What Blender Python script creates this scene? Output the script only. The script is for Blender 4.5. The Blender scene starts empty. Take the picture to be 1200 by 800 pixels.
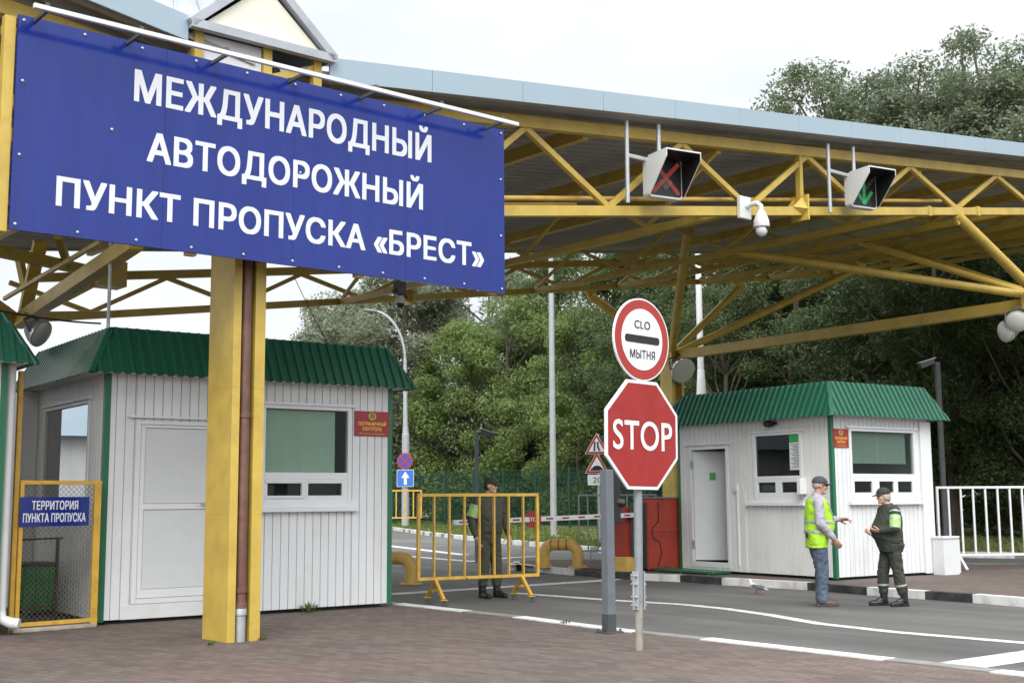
import bpy, bmesh, math, random
import numpy as np
from mathutils import Vector, Matrix, noise
R = math.radians
C = bpy.context.scene.collection
scn = bpy.context.scene

# ------------------------------------------------------------------ camera, sky, sun, exposure
CAM_H, PITCH, ROLL, FPX = 1.44, R(7.24), R(0.37), 1450.0
fw = Vector((0, math.cos(PITCH), math.sin(PITCH)))
up0 = Vector((0, -math.sin(PITCH), math.cos(PITCH)))
rt0 = Vector((1, 0, 0))
rt = rt0*math.cos(ROLL) - up0*math.sin(ROLL)
up = up0*math.cos(ROLL) + rt0*math.sin(ROLL)
cam = bpy.data.cameras.new('camera')
cam.sensor_width = 36.0
cam.lens = 36.0*FPX/1200.0
cam.clip_start, cam.clip_end = 0.1, 3000
camo = bpy.data.objects.new('camera', cam); C.objects.link(camo)
m = Matrix((rt, up, -fw)).transposed().to_4x4(); m.translation = (0, 0, CAM_H)
camo.matrix_world = m
scn.camera = camo

SUN_AZ, SUN_EL = 182, 42                       # compass bearing from +Y towards +X
w = bpy.data.worlds.new('World'); scn.world = w; w.use_nodes = True
nt = w.node_tree; nd = nt.nodes; lk = nt.links
bg = nd['Background']
sky = nd.new('ShaderNodeTexSky'); sky.sky_type = 'NISHITA'; sky.sun_disc = False
sky.sun_elevation = R(SUN_EL); sky.sun_rotation = R(SUN_AZ)
sky.dust_density = 3.0; sky.air_density = 1.0
hs = nd.new('ShaderNodeHueSaturation'); hs.inputs['Saturation'].default_value = 0.25
lk.new(sky.outputs[0], hs.inputs['Color'])
tc = nd.new('ShaderNodeTexCoord'); ns = nd.new('ShaderNodeTexNoise')
ns.inputs['Scale'].default_value = 2.6; ns.inputs['Detail'].default_value = 5
mp = nd.new('ShaderNodeMapping'); mp.inputs['Scale'].default_value = (1, 1, 2.6)
lk.new(tc.outputs['Generated'], mp.inputs[0]); lk.new(mp.outputs[0], ns.inputs['Vector'])
cr = nd.new('ShaderNodeValToRGB')
cr.color_ramp.elements[0].position = 0.36; cr.color_ramp.elements[0].color = (3.2, 3.4, 3.62, 1)
cr.color_ramp.elements[1].position = 0.62; cr.color_ramp.elements[1].color = (4.0, 4.1, 4.16, 1)
lk.new(ns.outputs['Fac'], cr.inputs[0])
mx = nd.new('ShaderNodeMixRGB'); mx.inputs[0].default_value = 0.86   # an overcast deck over most of the sky
sz = nd.new('ShaderNodeSeparateXYZ'); lk.new(tc.outputs['Generated'], sz.inputs[0])
mr = nd.new('ShaderNodeMapRange'); mr.inputs['From Min'].default_value = 0.30; mr.inputs['From Max'].default_value = 1.0
mr.inputs['To Min'].default_value = 1.0; mr.inputs['To Max'].default_value = 2.4     # an overcast deck is brightest overhead
lk.new(sz.outputs['Z'], mr.inputs['Value'])
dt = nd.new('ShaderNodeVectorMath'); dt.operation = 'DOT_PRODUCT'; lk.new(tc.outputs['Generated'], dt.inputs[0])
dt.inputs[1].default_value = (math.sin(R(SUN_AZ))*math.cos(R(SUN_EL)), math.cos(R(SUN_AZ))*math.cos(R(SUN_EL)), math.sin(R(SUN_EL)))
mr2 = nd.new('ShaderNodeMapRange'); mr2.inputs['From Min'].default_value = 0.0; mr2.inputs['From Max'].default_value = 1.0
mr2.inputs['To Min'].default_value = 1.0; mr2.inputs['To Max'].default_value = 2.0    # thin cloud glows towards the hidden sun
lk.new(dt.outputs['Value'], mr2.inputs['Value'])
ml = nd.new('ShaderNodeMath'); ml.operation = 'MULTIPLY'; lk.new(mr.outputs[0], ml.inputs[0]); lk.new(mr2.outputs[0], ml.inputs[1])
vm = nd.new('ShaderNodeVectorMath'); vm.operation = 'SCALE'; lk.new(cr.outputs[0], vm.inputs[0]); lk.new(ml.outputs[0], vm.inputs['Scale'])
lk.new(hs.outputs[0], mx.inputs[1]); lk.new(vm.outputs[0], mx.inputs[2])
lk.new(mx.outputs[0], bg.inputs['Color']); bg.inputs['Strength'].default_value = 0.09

sl = bpy.data.lights.new('sun', 'SUN'); sl.energy = 0.6; sl.angle = R(35); sl.color = (1.0, 0.96, 0.9)
so = bpy.data.objects.new('sun', sl); C.objects.link(so)
sd = Vector((math.sin(R(SUN_AZ))*math.cos(R(SUN_EL)), math.cos(R(SUN_AZ))*math.cos(R(SUN_EL)), math.sin(R(SUN_EL))))
so.rotation_euler = sd.to_track_quat('Z', 'Y').to_euler(); so.location = (20, -30, 40)

vs = scn.view_settings
vs.view_transform = 'Standard'; vs.look = 'None'; vs.gamma = 1; vs.use_curve_mapping = False
vs.exposure = 1.5
scn.render.engine = 'CYCLES'
scn.cycles.use_denoising = True
scn.cycles.max_bounces = 8; scn.cycles.transparent_max_bounces = 16
scn.cycles.caustics_reflective = False; scn.cycles.caustics_refractive = False

# ------------------------------------------------------------------ survey of the place (sight lines of the photo, image 1200 x 800)
def ray(px, py):
    return fw + rt*((px-600)/FPX) + up*((400-py)/FPX)
def G(px, py, z=0.0):
    d = ray(px, py); return Vector((0, 0, CAM_H)) + d*((z-CAM_H)/d.z)
def D(px, py, y):
    d = ray(px, py); return Vector((0, 0, CAM_H)) + d*(y/d.y)
ROAD, ISL = -0.06, 0.05

# ------------------------------------------------------------------ materials
def mat(name, col, rough=0.6, metal=0.0, var=0.0, vscale=6.0, bump=0.0, bscale=40.0, spec=0.5, coat=0.0, chips=None, cscale=14, cpos=0.66, dirt=None, dscale=1.5, damt=0.4, stretch=None):
    m = bpy.data.materials.new(name); m.use_nodes = True
    n, l = m.node_tree.nodes, m.node_tree.links
    b = n['Principled BSDF']
    b.inputs['Base Color'].default_value = (*col, 1); b.inputs['Roughness'].default_value = rough
    b.inputs['Metallic'].default_value = metal; b.inputs['Specular IOR Level'].default_value = spec
    b.inputs['Coat Weight'].default_value = coat
    if not (var or bump or dirt or chips): return m
    t = n.new('ShaderNodeTexCoord'); src = t.outputs['Object']
    if stretch:
        mp = n.new('ShaderNodeMapping'); mp.inputs['Scale'].default_value = stretch; l.new(src, mp.inputs[0]); src = mp.outputs[0]
    cur = None
    if var:
        x = n.new('ShaderNodeTexNoise'); x.inputs['Scale'].default_value = vscale; x.inputs['Detail'].default_value = 6
        l.new(src, x.inputs['Vector'])
        r = n.new('ShaderNodeValToRGB')
        r.color_ramp.elements[0].position = 0.3; r.color_ramp.elements[1].position = 0.7
        r.color_ramp.elements[0].color = (*[c*(1-var) for c in col], 1)
        r.color_ramp.elements[1].color = (*[min(1, c*(1+var)) for c in col], 1)
        l.new(x.outputs['Fac'], r.inputs[0]); cur = r.outputs[0]
    if dirt:
        x = n.new('ShaderNodeTexNoise'); x.inputs['Scale'].default_value = dscale; x.inputs['Detail'].default_value = 8; x.inputs['Roughness'].default_value = 0.65
        l.new(src, x.inputs['Vector'])
        r = n.new('ShaderNodeValToRGB'); r.color_ramp.elements[0].position = 0.48; r.color_ramp.elements[1].position = 0.72
        r.color_ramp.elements[0].color = (0, 0, 0, 1); r.color_ramp.elements[1].color = (damt, damt, damt, 1)
        l.new(x.outputs['Fac'], r.inputs[0])
        q = n.new('ShaderNodeMixRGB'); l.new(r.outputs[0], q.inputs[0]); q.inputs[2].default_value = (*dirt, 1)
        if cur: l.new(cur, q.inputs[1])
        else: q.inputs[1].default_value = (*col, 1)
        cur = q.outputs[0]
    if chips:
        x = n.new('ShaderNodeTexNoise'); x.inputs['Scale'].default_value = cscale; x.inputs['Detail'].default_value = 7; x.inputs['Roughness'].default_value = 0.7
        l.new(src, x.inputs['Vector'])
        r = n.new('ShaderNodeValToRGB'); r.color_ramp.elements[0].position = cpos; r.color_ramp.elements[1].position = cpos+0.035
        r.color_ramp.elements[0].color = (0, 0, 0, 1); r.color_ramp.elements[1].color = (0.8, 0.8, 0.8, 1); l.new(x.outputs['Fac'], r.inputs[0])
        q = n.new('ShaderNodeMixRGB'); l.new(r.outputs[0], q.inputs[0]); q.inputs[2].default_value = (*chips, 1)
        if cur: l.new(cur, q.inputs[1])
        else: q.inputs[1].default_value = (*col, 1)
        cur = q.outputs[0]
    if cur: l.new(cur, b.inputs['Base Color'])
    if bump:
        x = n.new('ShaderNodeTexNoise'); x.inputs['Scale'].default_value = bscale; x.inputs['Detail'].default_value = 4
        l.new(src, x.inputs['Vector'])
        bp = n.new('ShaderNodeBump'); bp.inputs['Strength'].default_value = bump; bp.inputs['Distance'].default_value = 0.01
        l.new(x.outputs['Fac'], bp.inputs['Height']); l.new(bp.outputs[0], b.inputs['Normal'])
    return m

M = {}
M['yellow'] = mat('yellow_paint', (0.53, 0.375, 0.072), 0.42, var=0.12, vscale=3, bump=0.08, bscale=60, dirt=(0.30, 0.19, 0.05), damt=0.5, dscale=2.2, chips=(0.14, 0.07, 0.03), cscale=9, cpos=0.70)
M['yellow_bar'] = mat('yellow_barrier_paint', (0.60, 0.36, 0.05), 0.45, var=0.08, dirt=(0.28, 0.15, 0.03), dscale=7, damt=0.5, chips=(0.10, 0.05, 0.03), cscale=22, cpos=0.68)
M['yellow_pipe'] = mat('cream_yellow_paint', (0.62, 0.40, 0.10), 0.5, var=0.1, dirt=(0.3, 0.2, 0.1), dscale=4)
M['blue_sign'] = mat('blue_sign_face', (0.007, 0.022, 0.190), 0.14, var=0.10, vscale=1.2, spec=0.5, dirt=(0.03, 0.045, 0.20), dscale=2.5, damt=0.25, stretch=(3, 3, 0.5))
M['white_letter'] = mat('white_lettering', (0.64, 0.66, 0.70), 0.5)
M['white_metal'] = mat('white_painted_steel', (0.66, 0.67, 0.67), 0.4, var=0.04, vscale=2, dirt=(0.45, 0.43, 0.40), dscale=2.5, damt=0.18)
M['siding'] = mat('white_siding', (0.69, 0.70, 0.71), 0.42, var=0.03, vscale=1.2, dirt=(0.46, 0.44, 0.40), dscale=2.2, damt=0.42, stretch=(1, 1, 0.35), chips=(0.22, 0.20, 0.18), cscale=16, cpos=0.735)
M['siding_grey'] = mat('grey_white_siding', (0.71, 0.71, 0.70), 0.45, var=0.04, vscale=1.2, dirt=(0.42, 0.40, 0.36), dscale=1.6, damt=0.35, stretch=(1, 1, 0.35), chips=(0.22, 0.20, 0.18), cscale=16, cpos=0.735)
M['pvc'] = mat('white_pvc', (0.69, 0.70, 0.71), 0.3, var=0.02)
M['door_panel'] = mat('door_panel', (0.60, 0.615, 0.62), 0.4, var=0.02)
M['green_roof'] = mat('green_roof_sheet', (0.014, 0.105, 0.062), 0.30, var=0.10, vscale=1.5, spec=0.5, dirt=(0.035, 0.095, 0.07), dscale=3, damt=0.5)
M['green_trim'] = mat('green_trim', (0.012, 0.13, 0.06), 0.4)
M['fascia'] = mat('blue_grey_fascia', (0.30, 0.385, 0.45), 0.45, var=0.03, vscale=0.8, dirt=(0.3, 0.36, 0.4), dscale=1.2, damt=0.3)
M['sheet'] = mat('galvanised_sheet', (0.36, 0.35, 0.345), 0.6, metal=0.0, var=0.12, vscale=0.9, dirt=(0.2, 0.18, 0.15), dscale=0.7, damt=0.4)
M['roofmetal'] = mat('pale_roof_metal', (0.36, 0.38, 0.42), 0.5, var=0.10)
M['polycarb'] = mat('cream_polycarbonate', (0.74, 0.72, 0.60), 0.5, var=0.03)
M['brown_pipe'] = mat('brown_downpipe', (0.13, 0.06, 0.042), 0.45, var=0.2, vscale=5, dirt=(0.22, 0.15, 0.12), dscale=6)
M['galv'] = mat('galvanised_steel', (0.42, 0.44, 0.46), 0.5, metal=0.4, var=0.12, vscale=9)
M['lamp_grey'] = mat('lamp_post_grey', (0.34, 0.355, 0.36), 0.5, metal=0.1, var=0.08)
M['pole_grey'] = mat('sign_pole_grey', (0.235, 0.255, 0.265), 0.5, metal=0.1, var=0.12, vscale=6, dirt=(0.16, 0.16, 0.15), dscale=5)
M['post_grey'] = mat('grey_blue_paint', (0.155, 0.175, 0.195), 0.45, var=0.08, vscale=4, dirt=(0.13, 0.13, 0.13), dscale=6)
M['dark_grey'] = mat('dark_grey_steel', (0.07, 0.075, 0.08), 0.55, var=0.15)
M['black'] = mat('black_plastic', (0.012, 0.012, 0.013), 0.45)
M['darkroom'] = mat('dark_interior', (0.05, 0.05, 0.05), 0.9)
M['room'] = mat('interior_wall', (0.10, 0.10, 0.095), 0.8, var=0.2, vscale=2)
M['red_box'] = mat('red_cabinet', (0.33, 0.035, 0.018), 0.5, var=0.12, vscale=2.5, dirt=(0.12, 0.02, 0.015), dscale=4, damt=0.5)
M['red_sign'] = mat('red_sign_face', (0.31, 0.015, 0.013), 0.5, var=0.08, vscale=3, dirt=(0.25, 0.06, 0.05), dscale=6, damt=0.3)
M['red_plaque'] = mat('red_plaque', (0.30, 0.016, 0.024), 0.4, var=0.05)
M['red_rim'] = mat('red_rim', (0.36, 0.030, 0.022), 0.45, var=0.05)
M['sign_white'] = mat('sign_white', (0.72, 0.74, 0.76), 0.4, var=0.03)
M['sign_blue'] = mat('traffic_sign_blue', (0.03, 0.15, 0.50), 0.4)
M['sign_navy'] = mat('no_stopping_blue', (0.045, 0.06, 0.33), 0.4)
M['gold'] = mat('gold_lettering', (0.75, 0.47, 0.06), 0.4)
M['kerb_white'] = mat('white_kerb_paint', (0.68, 0.68, 0.66), 0.7, var=0.06, vscale=5, bump=0.3, dirt=(0.25, 0.24, 0.23), dscale=3.5, damt=0.7)
M['kerb_black'] = mat('black_kerb_paint', (0.028, 0.028, 0.03), 0.7, var=0.3, vscale=5, bump=0.3, dirt=(0.12, 0.11, 0.1), dscale=5, damt=0.6)
M['kerb_grey'] = mat('kerb_stone', (0.22, 0.21, 0.195), 0.85, var=0.2, vscale=6, bump=0.3)
M['pole_foot'] = mat('weathered_pole_foot', (0.30, 0.28, 0.24), 0.8, var=0.2, vscale=9)
M['mortar'] = mat('pale_mortar', (0.36, 0.33, 0.27), 0.9, var=0.2, bump=0.4)
M['bark'] = mat('bark', (0.09, 0.072, 0.055), 0.9, var=0.35, vscale=5, bump=0.5, bscale=12, stretch=(1, 1, 0.25))
M['skin'] = mat('skin', (0.56, 0.33, 0.24), 0.5, var=0.06, vscale=14)
M['skin_tan'] = mat('tanned_skin', (0.46, 0.25, 0.175), 0.5, var=0.06, vscale=14)
M['uniform'] = mat('olive_uniform', (0.036, 0.040, 0.030), 0.85, var=0.18, vscale=9, bump=0.4, bscale=25)
M['uniform_brown'] = mat('brown_olive_uniform', (0.056, 0.056, 0.038), 0.85, var=0.18, vscale=9, bump=0.4, bscale=25)
M['hiviz'] = mat('hi_vis_yellow', (0.36, 0.66, 0.03), 0.6, var=0.10, vscale=7, bump=0.3, bscale=18)
M['hiviz_green'] = mat('hi_vis_green', (0.30, 0.58, 0.12), 0.6, var=0.05)
M['reflective'] = mat('reflective_band', (0.40, 0.42, 0.41), 0.35, metal=0.3, var=0.08)
M['shirt'] = mat('lilac_grey_shirt', (0.36, 0.34, 0.40), 0.8, var=0.10, vscale=20, bump=0.4, bscale=25)
M['jeans'] = mat('blue_jeans', (0.075, 0.102, 0.150), 0.85, var=0.35, vscale=4, bump=0.4, bscale=30, dirt=(0.16, 0.20, 0.26), dscale=3.5, damt=0.7)
M['shoe'] = mat('brown_shoe', (0.07, 0.05, 0.038), 0.6, var=0.2)
M['boot'] = mat('black_boot', (0.012, 0.011, 0.011), 0.4, var=0.2)
M['cap_grey'] = mat('grey_cap', (0.045, 0.05, 0.062), 0.8, var=0.15)
M['cap_olive'] = mat('olive_cap', (0.026, 0.028, 0.022), 0.8, var=0.15)
M['hair_grey'] = mat('grey_hair', (0.33, 0.31, 0.28), 0.7, var=0.3, vscale=30)
M['hair_dark'] = mat('dark_hair', (0.03, 0.022, 0.016), 0.6, var=0.25)
M['bird_white'] = mat('white_feathers', (0.68, 0.68, 0.66), 0.8, var=0.1)
M['bird_grey'] = mat('grey_feathers', (0.12, 0.125, 0.13), 0.8, var=0.3)
M['bin_green'] = mat('green_plastic', (0.03, 0.28, 0.065), 0.45, var=0.15)
M['rust'] = mat('rusty_iron', (0.06, 0.035, 0.025), 0.8, var=0.3)
M['wire'] = mat('fence_wire', (0.13, 0.12, 0.10), 0.7, metal=0.2, var=0.3)
M['paper'] = mat('paper', (0.66, 0.70, 0.68), 0.7, var=0.1, vscale=14)
M['notice_green'] = mat('green_notice', (0.03, 0.36, 0.06), 0.5)
M['red_led'] = mat('red_lamp_dots', (0.50, 0.07, 0.05), 0.4)
b = M['red_led'].node_tree.nodes['Principled BSDF']; b.inputs['Emission Color'].default_value = (0.9, 0.16, 0.11, 1); b.inputs['Emission Strength'].default_value = 0.10
M['green_led'] = mat('green_lamp_dots', (0.05, 0.36, 0.13), 0.4)
b = M['green_led'].node_tree.nodes['Principled BSDF']; b.inputs['Emission Color'].default_value = (0.08, 0.85, 0.28, 1); b.inputs['Emission Strength'].default_value = 0.12
M['led_off'] = mat('unlit_lamp_dots', (0.20, 0.19, 0.18), 0.5)
M['blind'] = mat('grey_green_blind', (0.58, 0.64, 0.60), 0.6, var=0.04)
M['blind_dark'] = mat('grey_blind', (0.27, 0.30, 0.29), 0.6, var=0.06)
M['lens'] = mat('lamp_glass', (0.55, 0.56, 0.52), 0.12, spec=0.8)
M['chrome'] = mat('reflector_rim', (0.62, 0.62, 0.6), 0.25, metal=0.7)
M['mesh_green'] = mat('green_fence_mesh', (0.010, 0.055, 0.035), 0.5)

def glass_mat(name, tint, refl):
    m = bpy.data.materials.new(name); m.use_nodes = True
    n, l = m.node_tree.nodes, m.node_tree.links
    o = n['Material Output']; n.remove(n['Principled BSDF'])
    t = n.new('ShaderNodeBsdfTransparent'); t.inputs[0].default_value = (*tint, 1)
    g = n.new('ShaderNodeBsdfGlossy'); g.inputs['Roughness'].default_value = 0.015
    f = n.new('ShaderNodeFresnel'); f.inputs[0].default_value = 1.35
    a = n.new('ShaderNodeMath'); a.operation = 'MULTIPLY_ADD'; a.inputs[1].default_value = 1.0; a.inputs[2].default_value = refl; a.use_clamp = True
    l.new(f.outputs[0], a.inputs[0])
    ge = n.new('ShaderNodeNewGeometry'); iv = n.new('ShaderNodeMath'); iv.operation = 'SUBTRACT'; iv.inputs[0].default_value = 1.0; l.new(ge.outputs['Backfacing'], iv.inputs[1])
    fm = n.new('ShaderNodeMath'); fm.operation = 'MULTIPLY'; l.new(a.outputs[0], fm.inputs[0]); l.new(iv.outputs[0], fm.inputs[1])   # the outer face reflects, the inner one lets light through
    x = n.new('ShaderNodeMixShader'); l.new(fm.outputs[0], x.inputs[0]); l.new(t.outputs[0], x.inputs[1]); l.new(g.outputs[0], x.inputs[2])
    l.new(x.outputs[0], o.inputs['Surface'])
    return m
M['glass'] = glass_mat('window_glass', (0.78, 0.85, 0.81), 0.0)
M['glass_mirror'] = glass_mat('reflecting_window_glass', (0.35, 0.38, 0.40), 0.50)
M['glass_dark'] = glass_mat('dark_window_glass', (0.50, 0.55, 0.53), 0.0)

def leaf_mat(name, c1, c2, rough=0.5, transl=0.48):
    c1, c2 = [v*1.34+0.010 for v in c1], [v*1.26+0.008 for v in c2]
    m = bpy.data.materials.new(name); m.use_nodes = True
    n, l = m.node_tree.nodes, m.node_tree.links
    o = n['Material Output']; b = n['Principled BSDF']; b.inputs['Roughness'].default_value = rough
    b.inputs['Specular IOR Level'].default_value = 0.35
    g = n.new('ShaderNodeNewGeometry'); r = n.new('ShaderNodeValToRGB')
    r.color_ramp.elements[0].color = (*c1, 1); r.color_ramp.elements[1].color = (*c2, 1)
    t = n.new('ShaderNodeTexCoord'); x = n.new('ShaderNodeTexNoise'); x.inputs['Scale'].default_value = 0.5; x.inputs['Detail'].default_value = 3
    l.new(t.outputs['Object'], x.inputs['Vector'])
    ad = n.new('ShaderNodeMath'); ad.operation = 'MULTIPLY_ADD'; ad.inputs[1].default_value = 0.5
    l.new(g.outputs['Random Per Island'], ad.inputs[0])
    sc = n.new('ShaderNodeMath'); sc.operation = 'MULTIPLY_ADD'; sc.inputs[1].default_value = 1.2; sc.inputs[2].default_value = -0.35
    l.new(x.outputs['Fac'], sc.inputs[0]); l.new(sc.outputs[0], ad.inputs[2]); l.new(ad.outputs[0], r.inputs[0])
    l.new(r.outputs[0], b.inputs['Base Color'])
    tr = n.new('ShaderNodeBsdfTranslucent'); l.new(r.outputs[0], tr.inputs[0])
    mx = n.new('ShaderNodeMixShader'); mx.inputs[0].default_value = transl
    l.new(b.outputs[0], mx.inputs[1]); l.new(tr.outputs[0], mx.inputs[2]); l.new(mx.outputs[0], o.inputs['Surface'])
    return m
M['leaf_silver'] = leaf_mat('silver_willow_leaves', (0.105, 0.122, 0.078), (0.24, 0.262, 0.175), 0.45)
M['leaf_lime'] = leaf_mat('light_green_leaves', (0.080, 0.120, 0.030), (0.19, 0.245, 0.075), 0.5)
M['leaf_green'] = leaf_mat('green_leaves', (0.045, 0.070, 0.024), (0.115, 0.155, 0.058), 0.5)
M['leaf_dark'] = leaf_mat('dark_green_leaves', (0.032, 0.052, 0.018), (0.090, 0.125, 0.042), 0.5)
M['leaf_grey'] = leaf_mat('grey_green_leaves', (0.070, 0.092, 0.048), (0.165, 0.192, 0.110), 0.45)
M['grass_blade'] = leaf_mat('grass_blades', (0.06, 0.10, 0.018), (0.15, 0.18, 0.04), 0.6)

def ground_mat(name, build):
    m = bpy.data.materials.new(name); m.use_nodes = True
    build(m.node_tree.nodes, m.node_tree.links, m.node_tree.nodes['Principled BSDF']); return m
def noise_node(n, l, src, scale, detail=6, rough=0.6):
    x = n.new('ShaderNodeTexNoise'); x.inputs['Scale'].default_value = scale; x.inputs['Detail'].default_value = detail
    x.inputs['Roughness'].default_value = rough; l.new(src, x.inputs['Vector']); return x.outputs['Fac']
def ramp(n, l, src, p0, c0, p1, c1):
    r = n.new('ShaderNodeValToRGB'); r.color_ramp.elements[0].position = p0; r.color_ramp.elements[1].position = p1
    r.color_ramp.elements[0].color = (*c0, 1); r.color_ramp.elements[1].color = (*c1, 1); l.new(src, r.inputs[0]); return r.outputs[0]
def mix(n, l, fac, a, bb, mode='MIX'):
    q = n.new('ShaderNodeMixRGB'); q.blend_type = mode
    for s, v in ((0, fac), (1, a), (2, bb)):
        if isinstance(v, (int, float)): q.inputs[s].default_value = v
        elif isinstance(v, tuple): q.inputs[s].default_value = (*v, 1)
        else: l.new(v, q.inputs[s])
    return q.outputs[0]
def pav(n, l, b):
    t = n.new('ShaderNodeTexCoord'); mp = n.new('ShaderNodeMapping'); mp.inputs['Rotation'].default_value = (0, 0, R(40))
    l.new(t.outputs['Object'], mp.inputs[0]); v = mp.outputs[0]
    br = n.new('ShaderNodeTexBrick'); br.offset = 0.5; br.inputs['Scale'].default_value = 1.0
    br.inputs['Brick Width'].default_value = 0.205; br.inputs['Row Height'].default_value = 0.105
    br.inputs['Mortar Size'].default_value = 0.006; br.inputs['Mortar Smooth'].default_value = 0.4; br.inputs['Bias'].default_value = 0.0
    br.inputs['Color1'].default_value = (0.105, 0.077, 0.066, 1); br.inputs['Color2'].default_value = (0.150, 0.118, 0.102, 1); br.inputs['Mortar'].default_value = (0.07, 0.061, 0.055, 1)
    l.new(v, br.inputs['Vector'])
    big = ramp(n, l, noise_node(n, l, v, 0.35, 6), 0.35, (0.74, 0.74, 0.76), 0.68, (1.20, 1.14, 1.10))
    c = mix(n, l, 1.0, br.outputs['Color'], big, 'MULTIPLY')
    red = ramp(n, l, noise_node(n, l, v, 0.5, 3), 0.55, (0, 0, 0), 0.72, (1, 1, 1))
    c = mix(n, l, mix(n, l, 0.35, (0, 0, 0), red), c, (0.16, 0.088, 0.060))
    spk = ramp(n, l, noise_node(n, l, v, 24, 3), 0.66, (0, 0, 0), 0.74, (0.6, 0.6, 0.6))
    c = mix(n, l, spk, c, (0.24, 0.22, 0.20))
    st = ramp(n, l, noise_node(n, l, v, 1.4, 8, 0.7), 0.56, (0, 0, 0), 0.75, (0.55, 0.55, 0.55))
    c = mix(n, l, st, c, (0.065, 0.056, 0.05))
    pa = ramp(n, l, noise_node(n, l, v, 2.2, 8, 0.75), 0.66, (0, 0, 0), 0.76, (0.45, 0.45, 0.45))
    c = mix(n, l, pa, c, (0.22, 0.205, 0.185))
    l.new(c, b.inputs['Base Color']); b.inputs['Roughness'].default_value = 0.85
    bp = n.new('ShaderNodeBump'); bp.inputs['Strength'].default_value = 0.5; bp.inputs['Distance'].default_value = 0.006; bp.invert = True
    l.new(br.outputs['Fac'], bp.inputs['Height']); l.new(bp.outputs[0], b.inputs['Normal'])
M['paving'] = ground_mat('brick_paving', pav)
def asph(n, l, b):
    t = n.new('ShaderNodeTexCoord'); mp = n.new('ShaderNodeMapping'); mp.inputs['Rotation'].default_value = (0, 0, R(-40)); l.new(t.outputs['Object'], mp.inputs[0]); v = mp.outputs[0]
    st = n.new('ShaderNodeMapping'); st.inputs['Scale'].default_value = (1.3, 0.10, 1); l.new(v, st.inputs[0])
    c = ramp(n, l, noise_node(n, l, v, 120, 2), 0.3, (0.066, 0.065, 0.062), 0.75, (0.162, 0.158, 0.150))
    big = ramp(n, l, noise_node(n, l, v, 0.25, 7), 0.35, (0.78, 0.78, 0.78), 0.65, (1.22, 1.21, 1.19))
    c = mix(n, l, 1.0, c, big, 'MULTIPLY')
    tr = ramp(n, l, noise_node(n, l, st.outputs[0], 0.9, 5), 0.36, (0.72, 0.72, 0.72), 0.64, (1.18, 1.17, 1.15))
    c = mix(n, l, 1.0, c, tr, 'MULTIPLY')
    vo = n.new('ShaderNodeTexVoronoi'); vo.feature = 'DISTANCE_TO_EDGE'; vo.inputs['Scale'].default_value = 0.32
    wv_ = n.new('ShaderNodeVectorMath'); nz_ = n.new('ShaderNodeTexNoise'); nz_.inputs['Scale'].default_value = 1.3; nz_.inputs['Detail'].default_value = 5; l.new(v, nz_.inputs['Vector'])
    l.new(v, wv_.inputs[0]); l.new(nz_.outputs['Color'], wv_.inputs[1]); l.new(wv_.outputs[0], vo.inputs['Vector'])
    ck = ramp(n, l, vo.outputs['Distance'], 0.0, (1, 1, 1), 0.006, (0, 0, 0)); ckm = ramp(n, l, noise_node(n, l, v, 0.4, 3), 0.5, (0, 0, 0), 0.62, (0.7, 0.7, 0.7))
    c = mix(n, l, mix(n, l, 1.0, ck, ckm, 'MULTIPLY'), c, (0.03, 0.03, 0.03))
    oil = ramp(n, l, noise_node(n, l, v, 1.1, 8, 0.7), 0.60, (0, 0, 0), 0.75, (0.6, 0.6, 0.6))
    c = mix(n, l, oil, c, (0.05, 0.05, 0.05))
    l.new(c, b.inputs['Base Color']); b.inputs['Roughness'].default_value = 0.8
    bp = n.new('ShaderNodeBump'); bp.inputs['Strength'].default_value = 0.4; bp.inputs['Distance'].default_value = 0.004
    l.new(noise_node(n, l, v, 120, 2), bp.inputs['Height']); l.new(bp.outputs[0], b.inputs['Normal'])
M['asphalt'] = ground_mat('asphalt', asph)
def grs(n, l, b):
    t = n.new('ShaderNodeTexCoord'); v = t.outputs['Object']
    c = ramp(n, l, noise_node(n, l, v, 1.6, 8, 0.7), 0.32, (0.065, 0.085, 0.018), 0.68, (0.16, 0.165, 0.045))
    d = ramp(n, l, noise_node(n, l, v, 0.5, 5), 0.5, (0, 0, 0), 0.7, (0.8, 0.8, 0.8))
    c = mix(n, l, d, c, (0.20, 0.165, 0.08))
    f = ramp(n, l, noise_node(n, l, v, 16, 3), 0.3, (0.6, 0.6, 0.6), 0.7, (1.3, 1.3, 1.3))
    c = mix(n, l, 1.0, c, f, 'MULTIPLY')
    l.new(c, b.inputs['Base Color']); b.inputs['Roughness'].default_value = 0.9
M['grass'] = ground_mat('short_grass', grs)
def worn(n, l, b):
    t = n.new('ShaderNodeTexCoord'); v = t.outputs['Object']
    wr = ramp(n, l, noise_node(n, l, v, 9, 8, 0.75), 0.40, (0.42, 0.41, 0.40), 0.56, (0.66, 0.66, 0.64))
    k = ramp(n, l, noise_node(n, l, v, 30, 4, 0.7), 0.60, (0, 0, 0), 0.68, (0.8, 0.8, 0.8))
    l.new(mix(n, l, k, wr, (0.2, 0.195, 0.19)), b.inputs['Base Color']); b.inputs['Roughness'].default_value = 0.75
M['marking'] = ground_mat('worn_white_paint', worn)

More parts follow.
